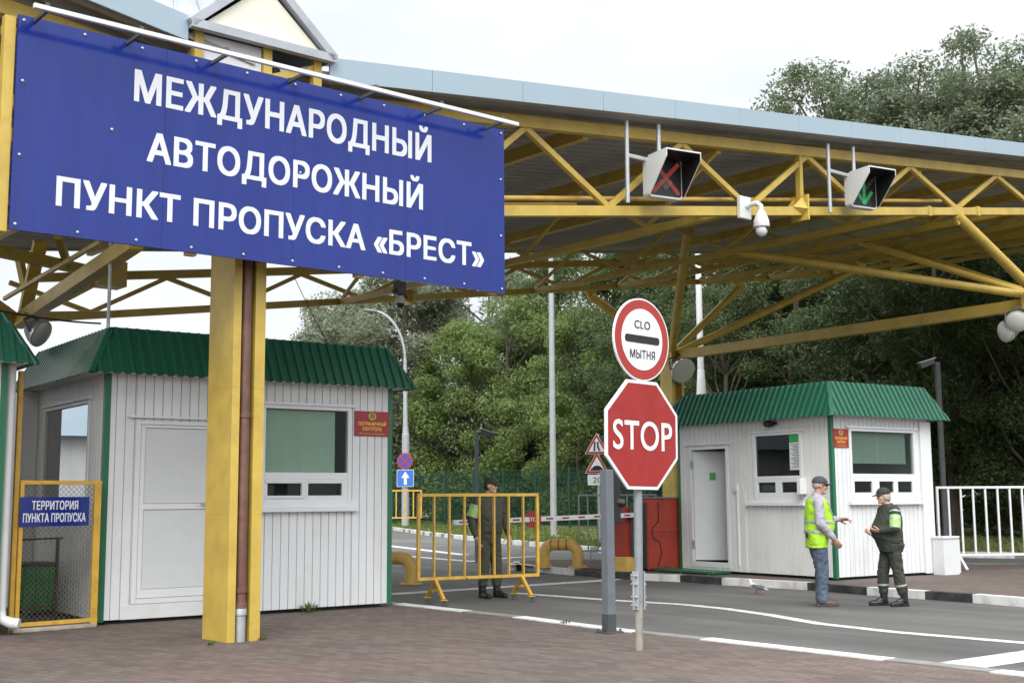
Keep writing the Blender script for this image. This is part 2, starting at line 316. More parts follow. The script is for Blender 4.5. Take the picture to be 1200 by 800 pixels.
# ------------------------------------------------------------------ mesh collector
class MB:
    def __init__(s): s.v = []; s.f = []; s.mi = []; s.cur = 0
    def add(s, vs, fs):
        k = len(s.v); s.v.extend([tuple(p) for p in vs])
        s.f.extend([tuple(i+k for i in f) for f in fs]); s.mi.extend([s.cur]*len(fs)); return s
    def box(s, a, b):
        x0, x1 = sorted((a[0], b[0])); y0, y1 = sorted((a[1], b[1])); z0, z1 = sorted((a[2], b[2]))
        return s.add([(x0,y0,z0),(x1,y0,z0),(x1,y1,z0),(x0,y1,z0),(x0,y0,z1),(x1,y0,z1),(x1,y1,z1),(x0,y1,z1)],
                     [(0,3,2,1),(4,5,6,7),(0,1,5,4),(1,2,6,5),(2,3,7,6),(3,0,4,7)])
    def bar(s, p, q, w, h, upv=(0,0,1)):
        p, q = Vector(p), Vector(q); d = (q-p).normalized(); u = Vector(upv)
        if abs(d.dot(u.normalized())) > 0.98: u = Vector((0,1,0)) if abs(d.y) < 0.9 else Vector((1,0,0))
        sx = d.cross(u).normalized(); sy = sx.cross(d).normalized()
        c = [sx*(w/2*i)+sy*(h/2*j) for i, j in ((-1,-1),(1,-1),(1,1),(-1,1))]
        return s.add([p+k for k in c]+[q+k for k in c], [(3,2,1,0),(4,5,6,7),(0,1,5,4),(1,2,6,5),(2,3,7,6),(3,0,4,7)])
    def tube(s, pts, r, n=12, cap=True):
        pts = [Vector(p) for p in pts]; rs = r if isinstance(r, (list, tuple)) else [r]*len(pts)
        vs, fs = [], []; ref = None
        for i, p in enumerate(pts):
            d = (pts[min(i+1, len(pts)-1)]-pts[max(i-1, 0)]).normalized()
            if ref is None:
                ref = d.cross(Vector((0,0,1)));
                if ref.length < 0.05: ref = Vector((1,0,0))
            a = (ref - d*ref.dot(d)).normalized(); ref = a; bb = d.cross(a)
            for k in range(n):
                t = 2*math.pi*k/n; vs.append(p+(a*math.cos(t)+bb*math.sin(t))*rs[i])
        for i in range(len(pts)-1):
            for k in range(n):
                a0 = i*n+k; a1 = i*n+(k+1) % n; fs.append((a0, a1, a1+n, a0+n))
        if cap: fs.append(tuple(range(n-1, -1, -1))); fs.append(tuple((len(pts)-1)*n+k for k in range(n)))
        return s.add(vs, fs)
    def lathe(s, prof, o=(0,0,0), axis=(0,0,1), n=24):
        o = Vector(o); d = Vector(axis).normalized(); a = d.orthogonal().normalized(); bb = d.cross(a); vs, fs = [], []
        for r, h in prof:
            for k in range(n):
                t = 2*math.pi*k/n; vs.append(o+d*h+(a*math.cos(t)+bb*math.sin(t))*max(r, 1e-4))
        for i in range(len(prof)-1):
            for k in range(n):
                a0 = i*n+k; a1 = i*n+(k+1) % n; fs.append((a0, a1, a1+n, a0+n))
        fs.append(tuple(range(n-1, -1, -1))); fs.append(tuple((len(prof)-1)*n+k for k in range(n)))
        return s.add(vs, fs)
    def plate(s, poly, y0, y1):                      # outline in local x-z, thickness along y (front = y0, smaller y)
        n = len(poly); vs = [(x, y0, z) for x, z in poly]+[(x, y1, z) for x, z in poly]
        return s.add(vs, [tuple(range(n)), tuple(range(2*n-1, n-1, -1))]+[(i, i+n, (i+1) % n+n, (i+1) % n) for i in range(n)])
    def slab(s, poly, z0, z1):                       # outline in plan (counter-clockwise), from z0 up to z1
        n = len(poly); vs = [(p[0], p[1], z0) for p in poly]+[(p[0], p[1], z1) for p in poly]
        return s.add(vs, [tuple(range(n-1, -1, -1)), tuple(range(n, 2*n))]+[(i, (i+1) % n, (i+1) % n+n, i+n) for i in range(n)])
    def ell(s, c, r, rot=None, nu=16, nv=10):
        c = Vector(c); rot = rot or Matrix.Identity(3); vs = [c+rot@Vector((0,0,-r[2]))]; fs = []
        for j in range(1, nv):
            ph = -math.pi/2+math.pi*j/nv
            for k in range(nu):
                t = 2*math.pi*k/nu; vs.append(c+rot@Vector((r[0]*math.cos(ph)*math.cos(t), r[1]*math.cos(ph)*math.sin(t), r[2]*math.sin(ph))))
        vs.append(c+rot@Vector((0,0,r[2]))); top = len(vs)-1
        for k in range(nu): fs.append((0, 1+(k+1) % nu, 1+k)); fs.append((top, top-nu+k, top-nu+(k+1) % nu))
        for j in range(nv-2):
            for k in range(nu):
                a0 = 1+j*nu+k; a1 = 1+j*nu+(k+1) % nu; fs.append((a0, a1, a1+nu, a0+nu))
        return s.add(vs, fs)
    def sheet(s, grid):                              # rows of points
        nr, nc = len(grid), len(grid[0]); vs = [p for r in grid for p in r]
        return s.add(vs, [(i*nc+j, i*nc+j+1, (i+1)*nc+j+1, (i+1)*nc+j) for i in range(nr-1) for j in range(nc-1)])
    def mesh(s, name, mats):
        me = bpy.data.meshes.new(name); me.from_pydata([tuple(p) for p in s.v], [], s.f)
        for mm in (mats if isinstance(mats, (list, tuple)) else [mats]): me.materials.append(M[mm] if isinstance(mm, str) else mm)
        me.polygons.foreach_set('material_index', s.mi); me.update(); return me
    def build(s, name, mats, parent=None, bevel=0, smooth=False, loc=None, rotz=None):
        o = bpy.data.objects.new(name, s.mesh(name, mats)); C.objects.link(o)
        if parent: o.parent = parent
        if loc is not None: o.location = loc
        if rotz is not None: o.rotation_euler = (0, 0, rotz)
        if smooth:
            o.data.polygons.foreach_set('use_smooth', [True]*len(o.data.polygons))
            if smooth != 'all':
                o.data.set_sharp_from_angle(angle=R(40))
        if bevel:
            bv = o.modifiers.new('bevel', 'BEVEL'); bv.width = bevel; bv.segments = 2; bv.limit_method = 'ANGLE'; bv.angle_limit = R(50)
        return o
def tag(o, label=None, cat=None, group=None, kind=None):
    if label: o['label'] = label
    if cat: o['category'] = cat
    if group: o['group'] = group
    if kind: o['kind'] = kind
    return o
def thing(name, label, cat, loc=(0,0,0), rotz=0, group=None):
    o = bpy.data.objects.new(name, None); C.objects.link(o); o.empty_display_size = 0.2
    o.location = loc; o.rotation_euler = (0, 0, rotz); return tag(o, label, cat, group)
def struct(o): o['kind'] = 'structure'; return o
def copy_tree(o, parent=None):
    c = o.copy(); C.objects.link(c)
    if parent: c.parent = parent
    for ch in list(o.children): copy_tree(ch, c)
    return c
def text(body, width, height, mat_, parent, name, x, z, y, bold=0.02, thick=0.004, align='L'):
    """flat lettering in the local x-z plane facing -y: left end at x (or centre), baseline at z.
    built from the font's outlines as thin flat runs"""
    cu = bpy.data.curves.new('t', 'FONT'); cu.body = body; cu.fill_mode = 'NONE'; cu.space_character = 1.04; cu.resolution_u = 6
    o = bpy.data.objects.new('t', cu); C.objects.link(o)
    dg = bpy.context.evaluated_depsgraph_get(); me = bpy.data.meshes.new_from_object(o.evaluated_get(dg))
    bpy.data.objects.remove(o); bpy.data.curves.remove(cu)
    nxt = {}
    for e_ in me.edges:
        i, j = e_.vertices; nxt.setdefault(i, []).append(j); nxt.setdefault(j, []).append(i)
    pos = [(v.co.x, v.co.y) for v in me.vertices]; seen = set(); loops = []
    for i in range(len(pos)):
        if i in seen or i not in nxt: continue
        lp_ = [i]; seen.add(i); c = i
        while True:
            k = [q for q in nxt[c] if q not in seen]
            if not k: break
            c = min(k, key=lambda q: abs(q-c)) if c != i else (i+1 if i+1 in k else k[0]); seen.add(c); lp_.append(c)
        P_ = []
        for q in lp_:
            if not P_ or math.hypot(pos[q][0]-P_[-1][0], pos[q][1]-P_[-1][1]) > 1e-5: P_.append(pos[q])
        if len(P_) > 2: loops.append(P_)
    bpy.data.meshes.remove(me)
    # fill by scan lines with the non-zero rule (some letters overlap their own outline); bold widens every run
    A_ = np.array([L[k-1]+L[k] for L in loops for k in range(len(L))]); bold = max(0.0, bold)
    x0, x1 = A_[:, 0].min()-bold, A_[:, 0].max()+bold; y0, y1 = A_[:, 1].min()-bold, A_[:, 1].max()+bold
    def runs(yy):
        m_ = (A_[:, 1] <= yy) != (A_[:, 3] <= yy); S = A_[m_]
        if not len(S): return []
        xs = S[:, 0]+(yy-S[:, 1])/(S[:, 3]-S[:, 1])*(S[:, 2]-S[:, 0]); dr = np.where(S[:, 3] > S[:, 1], 1, -1); o_ = np.argsort(xs)
        out, wn, st_ = [], 0, 0
        for i in o_:
            if wn == 0: st_ = xs[i]
            wn += dr[i]
            if wn == 0: out.append((st_, xs[i]))
        return out
    def fat(yy):
        q = []
        for t_ in ((0,) if bold == 0 else (-1, -0.8, -0.5, 0, 0.5, 0.8, 1)):
            d = bold; q += [(a_-d, b_+d) for a_, b_ in runs(yy+t_*bold*0.6)]
        q.sort(); out = []
        for a_, b_ in q:
            if out and a_ <= out[-1][1]: out[-1][1] = max(out[-1][1], b_)
            else: out.append([a_, b_])
        return out
    cap = 0.727+2*bold; sx = width/(x1-x0); sz = height/cap; g = MB(); n = int(56*(y1-y0)/cap) if height > 0.15 else int(30*(y1-y0)/cap)
    ys_ = [y0+(y1-y0)*k/n for k in range(n+1)]; ys_[0] += 1e-4; ys_[-1] -= 1e-4; R_ = [fat(v) for v in ys_]
    px_ = lambda v: (v-x0)*sx+(x if align == 'L' else x-width/2)
    pz_ = lambda v: (v+bold)*sz+z
    for k in range(n):
        lo, hi = R_[k], R_[k+1]
        if len(lo) != len(hi) or any(min(p_[1], q_[1]) <= max(p_[0], q_[0]) for p_, q_ in zip(lo, hi)): lo = hi = fat((ys_[k]+ys_[k+1])/2)
        for p_, q_ in zip(lo, hi):
            g.add([(px_(p_[0]), y, pz_(ys_[k])), (px_(p_[1]), y, pz_(ys_[k])), (px_(q_[1]), y, pz_(ys_[k+1])), (px_(q_[0]), y, pz_(ys_[k+1]))], [(0, 1, 2, 3)])
    return g.build(name, mat_, parent)
def disc(r, n=40, cx=0, cz=0): return [(cx+r*math.cos(2*math.pi*k/n), cz+r*math.sin(2*math.pi*k/n)) for k in range(n)]
def rrect(x0, z0, x1, z1, r, n=5):
    p = []
    for cx, cz, a in ((x1-r, z0+r, -90), (x1-r, z1-r, 0), (x0+r, z1-r, 90), (x0+r, z0+r, 180)):
        for k in range(n+1): t = R(a+90*k/n); p.append((cx+r*math.cos(t), cz+r*math.sin(t)))
    return p

# ------------------------------------------------------------------ ground, road, pavements, kerbs, markings
def xy(v): return Vector((v.x, v.y))
def offset_line(pts, d):
    out = []
    for i, p in enumerate(pts):
        t = (pts[min(i+1, len(pts)-1)]-pts[max(i-1, 0)]).normalized(); out.append(p+Vector((-t.y, t.x))*d)
    return out
def resample(pts, step):
    out = [pts[0]]
    for a, b in zip(pts, pts[1:]):
        n = max(1, int((b-a).length/step)); out += [a.lerp(b, k/n) for k in range(1, n+1)]
    return out
g = MB(); g.sheet([[(x, y, -0.10) for x in (-1500, -60, 60, 1500)] for y in (-200, 0, 90, 2000)])
struct(g.build('ground', 'grass'))
g = MB(); g.slab([(-120, -60), (120, -60), (120, 66), (-120, 66)], -0.095, ROAD)
struct(g.build('road', 'asphalt'))

near = [xy(G(*p)) for p in ((460,708), (541,717), (600,723.5), (672,733), (740,741.5), (820,749.5), (1035,774), (1160,788))]
d0 = (near[0]-near[1]).normalized(); d1 = (near[-1]-near[-2]).normalized()
near = [near[0]+d0*5.5, near[0]+d0*2.0]+near+[near[-1]+d1*12]
g = MB(); g.slab([(-80, -40)]+[(9.0+20, -40)]+[tuple(p) for p in reversed(near)]+[(near[0].x-3, near[0].y+1.5), (-80, near[0].y+1.5)], -0.09, 0.0)
struct(g.build('pavement', 'paving'))
isl_f = [xy(G(*p, ROAD)) for p in ((598,666), (630,670), (673,674), (707,677), (739,679), (797,681.5), (846,685), (946,691), (1016,697), (1084,702), (1140,706), (1200,711), (1300,721))]
d1 = (isl_f[-1]-isl_f[-2]).normalized(); isl_f.append(isl_f[-1]+d1*10)
isl_b = [xy(G(*p, ISL)) for p in ((596,662), (603,657.5), (640,655.5), (720,655.5), (1110,660), (1300,661), (1700,664))]
g = MB(); g.slab([tuple(p) for p in isl_f]+[tuple(p) for p in reversed(isl_b)], -0.09, ISL)
struct(g.build('island_pavement', 'paving'))

def kerb(name, line, marks, width, z0, z1, mats=('kerb_white', 'kerb_black', 'kerb_grey'), side=1):
    """line: plan polyline; marks: list of (arc length, material index) starts"""
    pts = resample(line, 0.5); g = MB(); off = offset_line(pts, width*side); s = 0
    for i in range(len(pts)-1):
        L = (pts[i+1]-pts[i]).length; mi = 0
        for a, k in marks:
            if s+L/2 >= a: mi = k
        g.cur = mi; a, b, c, d = pts[i], pts[i+1], off[i+1], off[i]
        q = [a, b, c, d] if side > 0 else [d, c, b, a]
        g.slab([tuple(p) for p in q], z0, z1); s += L
    return struct(g.build(name, list(mats)))
def arc_at(line, p):
    best = (1e9, 0); s = 0
    for a, b in zip(line, line[1:]):
        L = (b-a).length; t = max(0, min(1, (p-a).dot(b-a)/(L*L))); q = a.lerp(b, t)
        best = min(best, ((q-p).length, s+t*L)); s += L
    return best[1]
nm = [(0, 2), (arc_at(near, xy(G(455,708))), 0), (arc_at(near, xy(G(541,717))), 2), (arc_at(near, xy(G(600,723.5))), 0), (arc_at(near, xy(G(740,741.5))), 2),
      (arc_at(near, xy(G(820,749.5))), 0), (arc_at(near, xy(G(1035,774))), 2), (arc_at(near, xy(G(1160,788))), 0)]
kerb('kerb_stones', near, nm, 0.20, -0.12, 0.012, side=1)
im = [(0, 0)]+[(arc_at(isl_f, xy(G(x, y, ROAD))), k) for x, y, k in ((673,674,1), (735,679,0), (797,681.5,1), (846,685,0), (964,692,1), (1016,697,0), (1084,702,1), (1158,708,0), (1240,716,1), (1330,724,0))]
kerb('kerb_stones', [p+Vector((0, -0.004)) for p in isl_f], im, 0.16, -0.12, ISL+0.012, side=1)
kerb('kerb_stones', isl_b, [(0, 0), (2.0, 2)], 0.16, -0.12, ISL+0.012, side=-1)

verge = [xy(G(*p, ROAD)) for p in ((380,612), (457,620.5), (500,627), (560,634), (634,641), (720,649), (900,655), (1110,653), (1300,655))]
verge = [Vector((-60, 92)), Vector((-30, 84))]+verge+[Vector((60, 29)), Vector((110, 27))]
g = MB(); g.slab([tuple(p) for p in verge]+[(110, 200), (-60, 200)], -0.09, 0.06)
struct(g.build('grass_verge', 'grass'))
tot = sum((b-a).length for a, b in zip(verge, verge[1:]))
kerb('kerb_stones', [p+Vector((0, -0.004)) for p in verge], [(k//2*1.75+(1.25 if k % 2 else 0), (0, 2)[k % 2]) for k in range(int(tot/0.9))], 0.18, -0.12, 0.085, side=1)

def stripe(pts, wd, z=ROAD+0.004, name='road_marking', px=True):
    ln = [xy(G(*p, ROAD)) for p in pts] if px else pts
    ln = resample(ln, 0.4); a = offset_line(ln, wd/2); b = offset_line(ln, -wd/2)
    g = MB(); g.sheet([[(*p, z) for p in b], [(*p, z) for p in a]])
    return struct(g.build(name, 'marking'))
stripe(((380,702), (456,696), (598,687), (706,680), (765,673)), 0.34)
stripe(((602,694.5), (709,702.5), (800,708), (850,713), (900,720), (960,730.5), (1050,740.5), (1200,753), (1330,763)), 0.19)
g = MB(); g.add([(*G(x, y, ROAD).xy, ROAD+0.004) for x, y in ((1088,778), (1143,784), (1215,773), (1330,757), (1330,748), (1200,762))], [(0,1,2,3,4,5)])
struct(g.build('road_marking', 'marking'))
stripe(((430,636), (470,641), (545,650)), 0.35)
stripe(((556,657), (600,653), (640,651)), 0.25)
stripe(((440,648), (520,655), (575,659)), 0.25)

# ------------------------------------------------------------------ the canopy: butterfly roof on yellow trusses, lantern over the valley
CO = Vector((-2.89, 13.22, 0)); CROT = R(40)
cn = thing('checkpoint_canopy', 'large butterfly roofed canopy on yellow steel trusses with blue grey fascia and a pale lantern', 'canopy', CO, CROT)
def zb(u): return 4.57+0.1455*abs(u)
def zt(u): return 5.90+0.112*abs(u)
def zf(u): return 5.985+0.1207*abs(u) if u > 0 else 5.985+0.155*abs(u)
def uv_of(p):
    d = p-CO; c, s = math.cos(CROT), math.sin(CROT)
    return Vector((d.x*c+d.y*s, -d.x*s+d.y*c, d.z))
UR, UL, VB = 30.5, -9.0, 10.9
bn = [2.5+3.03*k for k in range(7)]                       # bottom nodes 2.5 5.5 8.5 ...
def ztb(u): return 5.34+0.137*abs(u)                          # the back truss is shallower
def truss(v, name, u0, u1, wch=0.13, zt=None):
    zt = zt or globals()['zt']
    g = MB()
    g.bar((u0, v, zb(u0)), (u1, v, zb(u1)), wch, 0.14); g.bar((u0, v, zt(u0)), (u1, v, zt(u1)), wch, 0.16)
    u = u0; sgn = 1 if u1 > u0 else -1; x = 0.98 if sgn > 0 else -0.6; k = 0
    nodes = []
    while (x-u1)*sgn < 0:
        nodes.append(x); x += 1.515*sgn
    for i, (a, b_) in enumerate(zip(nodes, nodes[1:])):
        za, zb_ = (zt(a)-0.07, zb(b_)+0.06) if i % 2 == 0 else (zb(a)+0.06, zt(b_)-0.07)
        g.bar((a, v, za), (b_, v, zb_), 0.075, 0.085)
    if sgn > 0:
        for s_ in (9.87, 18.9):                                  # bolted splices with a short post
            if s_ < u1-1:
                g.bar((s_, v, zb(s_)+0.06), (s_, v, zt(s_)-0.07), 0.08, 0.10)
                g.plate([(s_-0.02, zb(s_)-0.16), (s_+0.02, zb(s_)-0.16), (s_+0.02, zb(s_)+0.26), (s_-0.02, zb(s_)+0.26)], v-0.17, v+0.17)
                for t in (-1, 1):
                    g.add([(s_-0.02, v+t*0.066, zb(s_)-0.07), (s_-0.02, v+t*0.17, zb(s_)+0.02), (s_-0.02, v+t*0.066, zb(s_)+0.24), (s_-0.28, v+t*0.066, zb(s_)+0.03)], [(0,1,2), (0,3,1), (1,3,2), (0,2,3)])
        for s_ in (13.6, 15.3, 5.9):
            if v < 1 and s_ > 10: g.box((s_-0.05, v-0.085, zb(s_)-0.09), (s_+0.05, v+0.085, zb(s_)+0.09))
    return g.build(name, 'yellow', cn, bevel=0.006)
truss(0, 'front_truss', 0.35, UR); truss(VB, 'back_truss', 1.2, UR, zt=ztb); 
truss(0, 'front_truss', -0.35, UL)
for u in [8.0, 13.6, 16.5, 19.7, 22.8, 26.0, 29.2]:
    g = MB(); g.bar((u, 0.09, zb(u)-0.01), (u, VB-0.09, zb(u)-0.01), 0.10, 0.12); g.bar((u, 0.09, zt(u)-0.04), (u, VB-0.09, zt(u)-0.04), 0.11, 0.20)
    ds = [0.1+ (VB-0.2)*k/7 for k in range(8)]
    for i, (a, b_) in enumerate(zip(ds, ds[1:])):
        za, zq = (zt(u)-0.08, zb(u)+0.05) if i % 2 == 0 else (zb(u)+0.05, zt(u)-0.08)
        g.bar((u, a, za), (u, b_, zq), 0.06, 0.065)
    g.build('cross_truss', 'yellow', cn, bevel=0.005)
for u in (2.4, 5.2, 10.8):                                           # plain rafters between the trusses
    g = MB(); g.bar((u, 0.09, zt(u)-0.02), (u, VB-0.09, zt(u)-0.02), 0.11, 0.20); g.build('rafter', 'yellow', cn, bevel=0.005)
# corrugated sheets, ribs running down to the valley
for nm_, ua, ub in (('roof_sheet', 0.15, UR+0.4), ('roof_sheet', -0.15, UL-0.4)):
    g = MB(); r0, r1 = [], []
    v = -0.42; i = 0; prof = ((0, 0), (0.025, 0.07), (0.125, 0.07), (0.15, 0))
    while v < VB+0.7:
        for dv, dz in prof:
            r0.append((ua, v+dv, zf(ua)+0.06+dz)); r1.append((ub, v+dv, zf(ub)+0.06+dz))
        v += 0.25
    g.sheet([r0, r1] if ua > 0 else [r1, r0]); o = g.build(nm_, 'sheet', cn)
    so_ = o.modifiers.new('thickness', 'SOLIDIFY'); so_.thickness = 0.004
# fascia in panels
def fascia(ua, ub, v, name, step=1.42):
    g = MB(); L = abs(ub-ua); n = int(L/step)+1; s_ = 1 if ub > ua else -1
    for k in range(n):
        a = ua+s_*k*step+s_*0.003; b_ = ua+s_*min(L, (k+1)*step)-s_*0.003
        zA, zB = zf(a), zf(b_)
        q = [(a, zA), (b_, zB), (b_, zB+0.27), (a, zA+0.27)]
        if s_ < 0: q = [q[1], q[0], q[3], q[2]]
        g.plate(q, v, v+0.03)
        q2 = [(x, z) for x, z in q]
        g.add([(q2[3][0], v, q2[3][1]), (q2[2][0], v, q2[2][1]), (q2[2][0], v+0.35, q2[2][1]+0.01), (q2[3][0], v+0.35, q2[3][1]+0.01)], [(0,1,2,3)])
    return g.build(name, 'fascia', cn, bevel=0.004)
fascia(0.74, UR+0.4, -0.48, 'fascia'); fascia(-0.95, UL-0.4, -0.48, 'fascia')
fascia(1.0, UR+0.4, VB+0.72, 'fascia'); fascia(-0.70, UL-0.4, VB+0.72, 'fascia')
g = MB(); zz = zf(UR)
g.box((UR+0.40, -0.45, zf(UR+0.4)), (UR+0.43, VB+0.75, zf(UR+0.4)+0.27)); g.box((UL-0.43, -0.45, zf(UL-0.4)), (UL-0.40, VB+0.75, zf(UL-0.4)+0.27))
g.build('fascia', 'fascia', cn)
# valley gutter and its beam
g = MB(); g.box((-0.30, -0.30, 5.93), (0.30, VB+0.5, 6.03)); g.build('gutter', 'sheet', cn)
g = MB(); g.bar((0.12, -0.1, 5.82), (0.12, VB, 5.82), 0.12, 0.14)
g.build('valley_beam', 'yellow', cn, bevel=0.005)
# column under the valley: two steel channels with the downpipe between them
def column(v, name, pipe=True, ztop=4.55, u=0.0):
    g = MB()
    g.box((u-0.235, v-0.22, 0.0), (u-0.145, v+0.34, ztop)); g.box((u+0.02, v-0.22, 0.0), (u+0.14, v+0.34, ztop)); g.box((u-0.145, v+0.06, 0.0), (u+0.02, v+0.10, ztop))
    if pipe: g.box((u+0.0, v-0.10, 0), (u+0.02, v+0.06, ztop))
    for z in (1.3, 2.62): g.box((u-0.237, v-0.222, z), (u-0.143, v+0.342, z+0.004)); g.box((u+0.018, v-0.222, z), (u+0.142, v+0.342, z+0.004))
    c = g.build(name, 'yellow', cn, bevel=0.008)
    if pipe:
        p = MB(); p.tube([(u-0.066, v-0.178, 0.34), (u-0.066, v-0.178, 4.9)], 0.055, 20)
        for z in (0.36, 0.52, 2.33): p.lathe([(0.055, -0.03), (0.064, -0.025), (0.064, 0.025), (0.055, 0.03)], (u-0.066, v-0.178, z), n=20)
        p.box((u-0.143, v-0.150, 2.32), (u-0.0, v-0.120, 2.35)); p.box((u-0.143, v-0.150, 0.50), (u-0.0, v-0.120, 0.53))
        dp = p.build('downpipe', 'brown_pipe', c, smooth=True)
        p = MB(); p.lathe([(0.053, 0.0), (0.055, 0.26), (0.064, 0.27), (0.064, 0.34), (0.058, 0.35)], (u-0.066, v-0.178, 0.0), n=20)
        p.build('pipe_shoe', 'galv', dp, smooth=True)
    return c
column(0, 'column'); column(8.4, 'column', pipe=False)
g = MB()                                                         # column head: curved cable conduit and brackets
g.tube([(-0.24, -0.10, 4.62), (-0.38, -0.20, 4.55), (-0.40, -0.25, 4.42), (-0.28, -0.25, 4.34), (0.2, -0.25, 4.38), (0.9, -0.2, 4.46), (1.3, -0.12, 4.60)], 0.016, 8)
g.tube([(0.3, -0.25, 4.36), (0.55, -0.26, 4.38), (0.75, -0.2, 4.55)], 0.014, 8)
g.build('conduit', 'yellow', cn, smooth=True)
# outer columns with sloping struts
def strut(g, a, b, r): g.tube([a, b], r, 14)
P2 = uv_of(D(1219, 348, 24.5)); P1 = uv_of(D(787, 416, 33.5))
def post(P, name):
    g = MB(); g.box((P.x-0.24, P.y-0.22, ISL), (P.x-0.14, P.y+0.22, P.z)); g.box((P.x+0.14, P.y-0.22, ISL), (P.x+0.24, P.y+0.22, P.z)); g.box((P.x-0.14, P.y-0.03, ISL), (P.x+0.14, P.y+0.03, P.z))
    g.box((P.x-0.28, P.y-0.26, P.z-0.25), (P.x+0.28, P.y+0.26, P.z+0.05))
    return g.build(name, 'yellow', cn, bevel=0.008)
post(P2, 'column'); post(P1, 'column')
def node(g, p):
    g.plate([(p.x-0.22, p.z+0.16), (p.x+0.05, p.z-0.20), (p.x+0.2, p.z-0.05), (p.x+0.22, p.z+0.16)], p.y-0.03, p.y+0.03)
for tgt, r in (((14.6, 0.0), 0.10), ((13.6, 4.4), 0.085), ((20.7, 0.0), 0.10), ((19.7, 4.6), 0.085), ((16.5, 3.4), 0.07)):
    g = MB(); t = Vector((tgt[0], tgt[1], zb(tgt[0])-0.05)); strut(g, P2, t, r); node(g, t) if tgt[1] == 0 else None; g.build('strut', 'yellow', cn, smooth=True)
for px, py, d, r in ((806, 270, 28.0, 0.11), (692, 347, 33.0, 0.11), (866, 338, 34.5, 0.10), (1008, 314, 33.5, 0.10)):
    g = MB(); t = uv_of(D(px, py, d)); strut(g, P1, t, r); node(g, t); g.build('strut', 'yellow', cn, smooth=True)
g = MB(); g.bar(P1+Vector((0, -0.25, -0.02)), P2+Vector((0, 0.25, -0.12)), 0.20, 0.24); g.build('tie_beam', 'yellow', cn, bevel=0.006)
PL = uv_of(D(20, 378, 18.6))
for px, py, d in ((160, 283, 14.2), (-160, 250, 15.5)):
    g = MB(); g.bar(PL, uv_of(D(px, py, d)), 0.17, 0.19); g.build('strut', 'yellow', cn, bevel=0.006)
g = MB(); g.bar(uv_of(D(-30, 288, 16.0)), uv_of(D(108, 318, 19.2)), 0.12, 0.16); g.bar(uv_of(D(5, 350, 18.5)), uv_of(D(118, 283, 15.5)), 0.05, 0.06)
g.bar(uv_of(D(22, 300, 18.5)), uv_of(D(32, 348, 18.4)), 0.10, 0.10); g.bar(uv_of(D(68, 276, 17.5)), uv_of(D(80, 312, 18.4)), 0.10, 0.12); g.bar(uv_of(D(55, 283, 18)), uv_of(D(36, 340, 18.4)), 0.06, 0.06)
g.bar(uv_of(D(47, 283, 18)), uv_of(D(28, 372, 18.6)), 0.18, 0.12)
c_ = uv_of(D(127, 322, 19.4)); g.box(c_-Vector((0.23, 0.2, 0.2)), c_+Vector((0.23, 0.2, 0.2)))
c_ = uv_of(D(35, 370, 18.9)); g.box(c_-Vector((0.12, 0.15, 0.14)), c_+Vector((0.12, 0.15, 0.14)))
g.bar(c_, uv_of(D(127, 322, 19.4)), 0.12, 0.14)
g.bar(c_, (3.0, VB, zb(3.0)), 0.11, 0.13); g.bar(uv_of(D(127, 322, 19.4)), (3.0, VB, ztb(3.0)), 0.11, 0.14)
g.build('gusset_frame', 'yellow', cn, bevel=0.006)
# pipe of the cable run behind the front truss
g = MB(); g.tube([(0.5, 0.24, 4.86), (14.5, 0.24, 6.93)], 0.035, 10); g.tube([(0.5, 0.3, 4.79), (5.2, 0.3, 5.49)], 0.022, 8)
g.build('cable_duct', 'yellow_pipe', cn, smooth=True)
# lantern
lt = MB(); hw = 0.86; cx = -0.09; ze = 6.30; za = 7.06; v0, v1 = -0.55, 2.6
lt.cur = 0
for s_ in (-1, 1):
    e0, e1 = Vector((cx+s_*hw, v0, ze)), Vector((cx+s_*hw, v1, ze)); a0, a1 = Vector((cx, v0, za)), Vector((cx, v1, za))
    n_ = Vector((s_*0.68, 0, 0.73))*0.03
    q = [e0, e1, a1, a0]; lt.add([p for p in q]+[p+n_ for p in q], [(0,1,2,3), (7,6,5,4), (0,4,5,1), (1,5,6,2), (2,6,7,3), (3,7,4,0)])
    for k in range(7):
        f = 0.02+k*(v1-v0)/6.2
        lt.bar(e0+Vector((0, f, 0))+n_, a0+Vector((0, f, 0))+n_, 0.03, 0.04)
lantern = lt.build('lantern', 'roofmetal', cn)
g = MB(); apx = Vector((-0.35, 1.6, 8.6)); bq = [Vector((-1.9, 0.3, 6.38)), Vector((0.5, 0.3, 6.38)), Vector((0.5, 3.2, 6.38)), Vector((-1.9, 3.2, 6.38))]
for k in range(4): g.add([bq[k], bq[(k+1) % 4], apx, (bq[k]+bq[(k+1) % 4])/2-Vector((0, 0, 0.02))], [(0, 1, 2), (1, 0, 3)])
for k in range(4):
    for f_ in (0.14, 0.32, 0.5, 0.68, 0.86):
        p_ = bq[k].lerp(bq[(k+1) % 4], f_); q_ = p_.lerp(apx, 0.97); g.bar(p_, q_.lerp(bq[k].lerp(apx, 0.97), 0.0), 0.02, 0.035)
g.build('hip_roof', 'roofmetal', lantern)
g = MB(); g.plate([(cx-hw+0.16, ze+0.06), (cx+hw-0.16, ze+0.06), (cx, za-0.11)], v0+0.05, v0+0.09); g.build('gable_panel', 'polycarb', lantern)
g = MB()
for a, b_ in (((cx-hw, ze), (cx+hw, ze)), ((cx-hw, ze), (cx, za)), ((cx+hw, ze), (cx, za))): g.bar((a[0], v0+0.03, a[1]+0.015), (b_[0], v0+0.03, b_[1]+0.015), 0.09, 0.09, (0, 1, 0))
g.build('gable_trim', 'roofmetal', lantern)
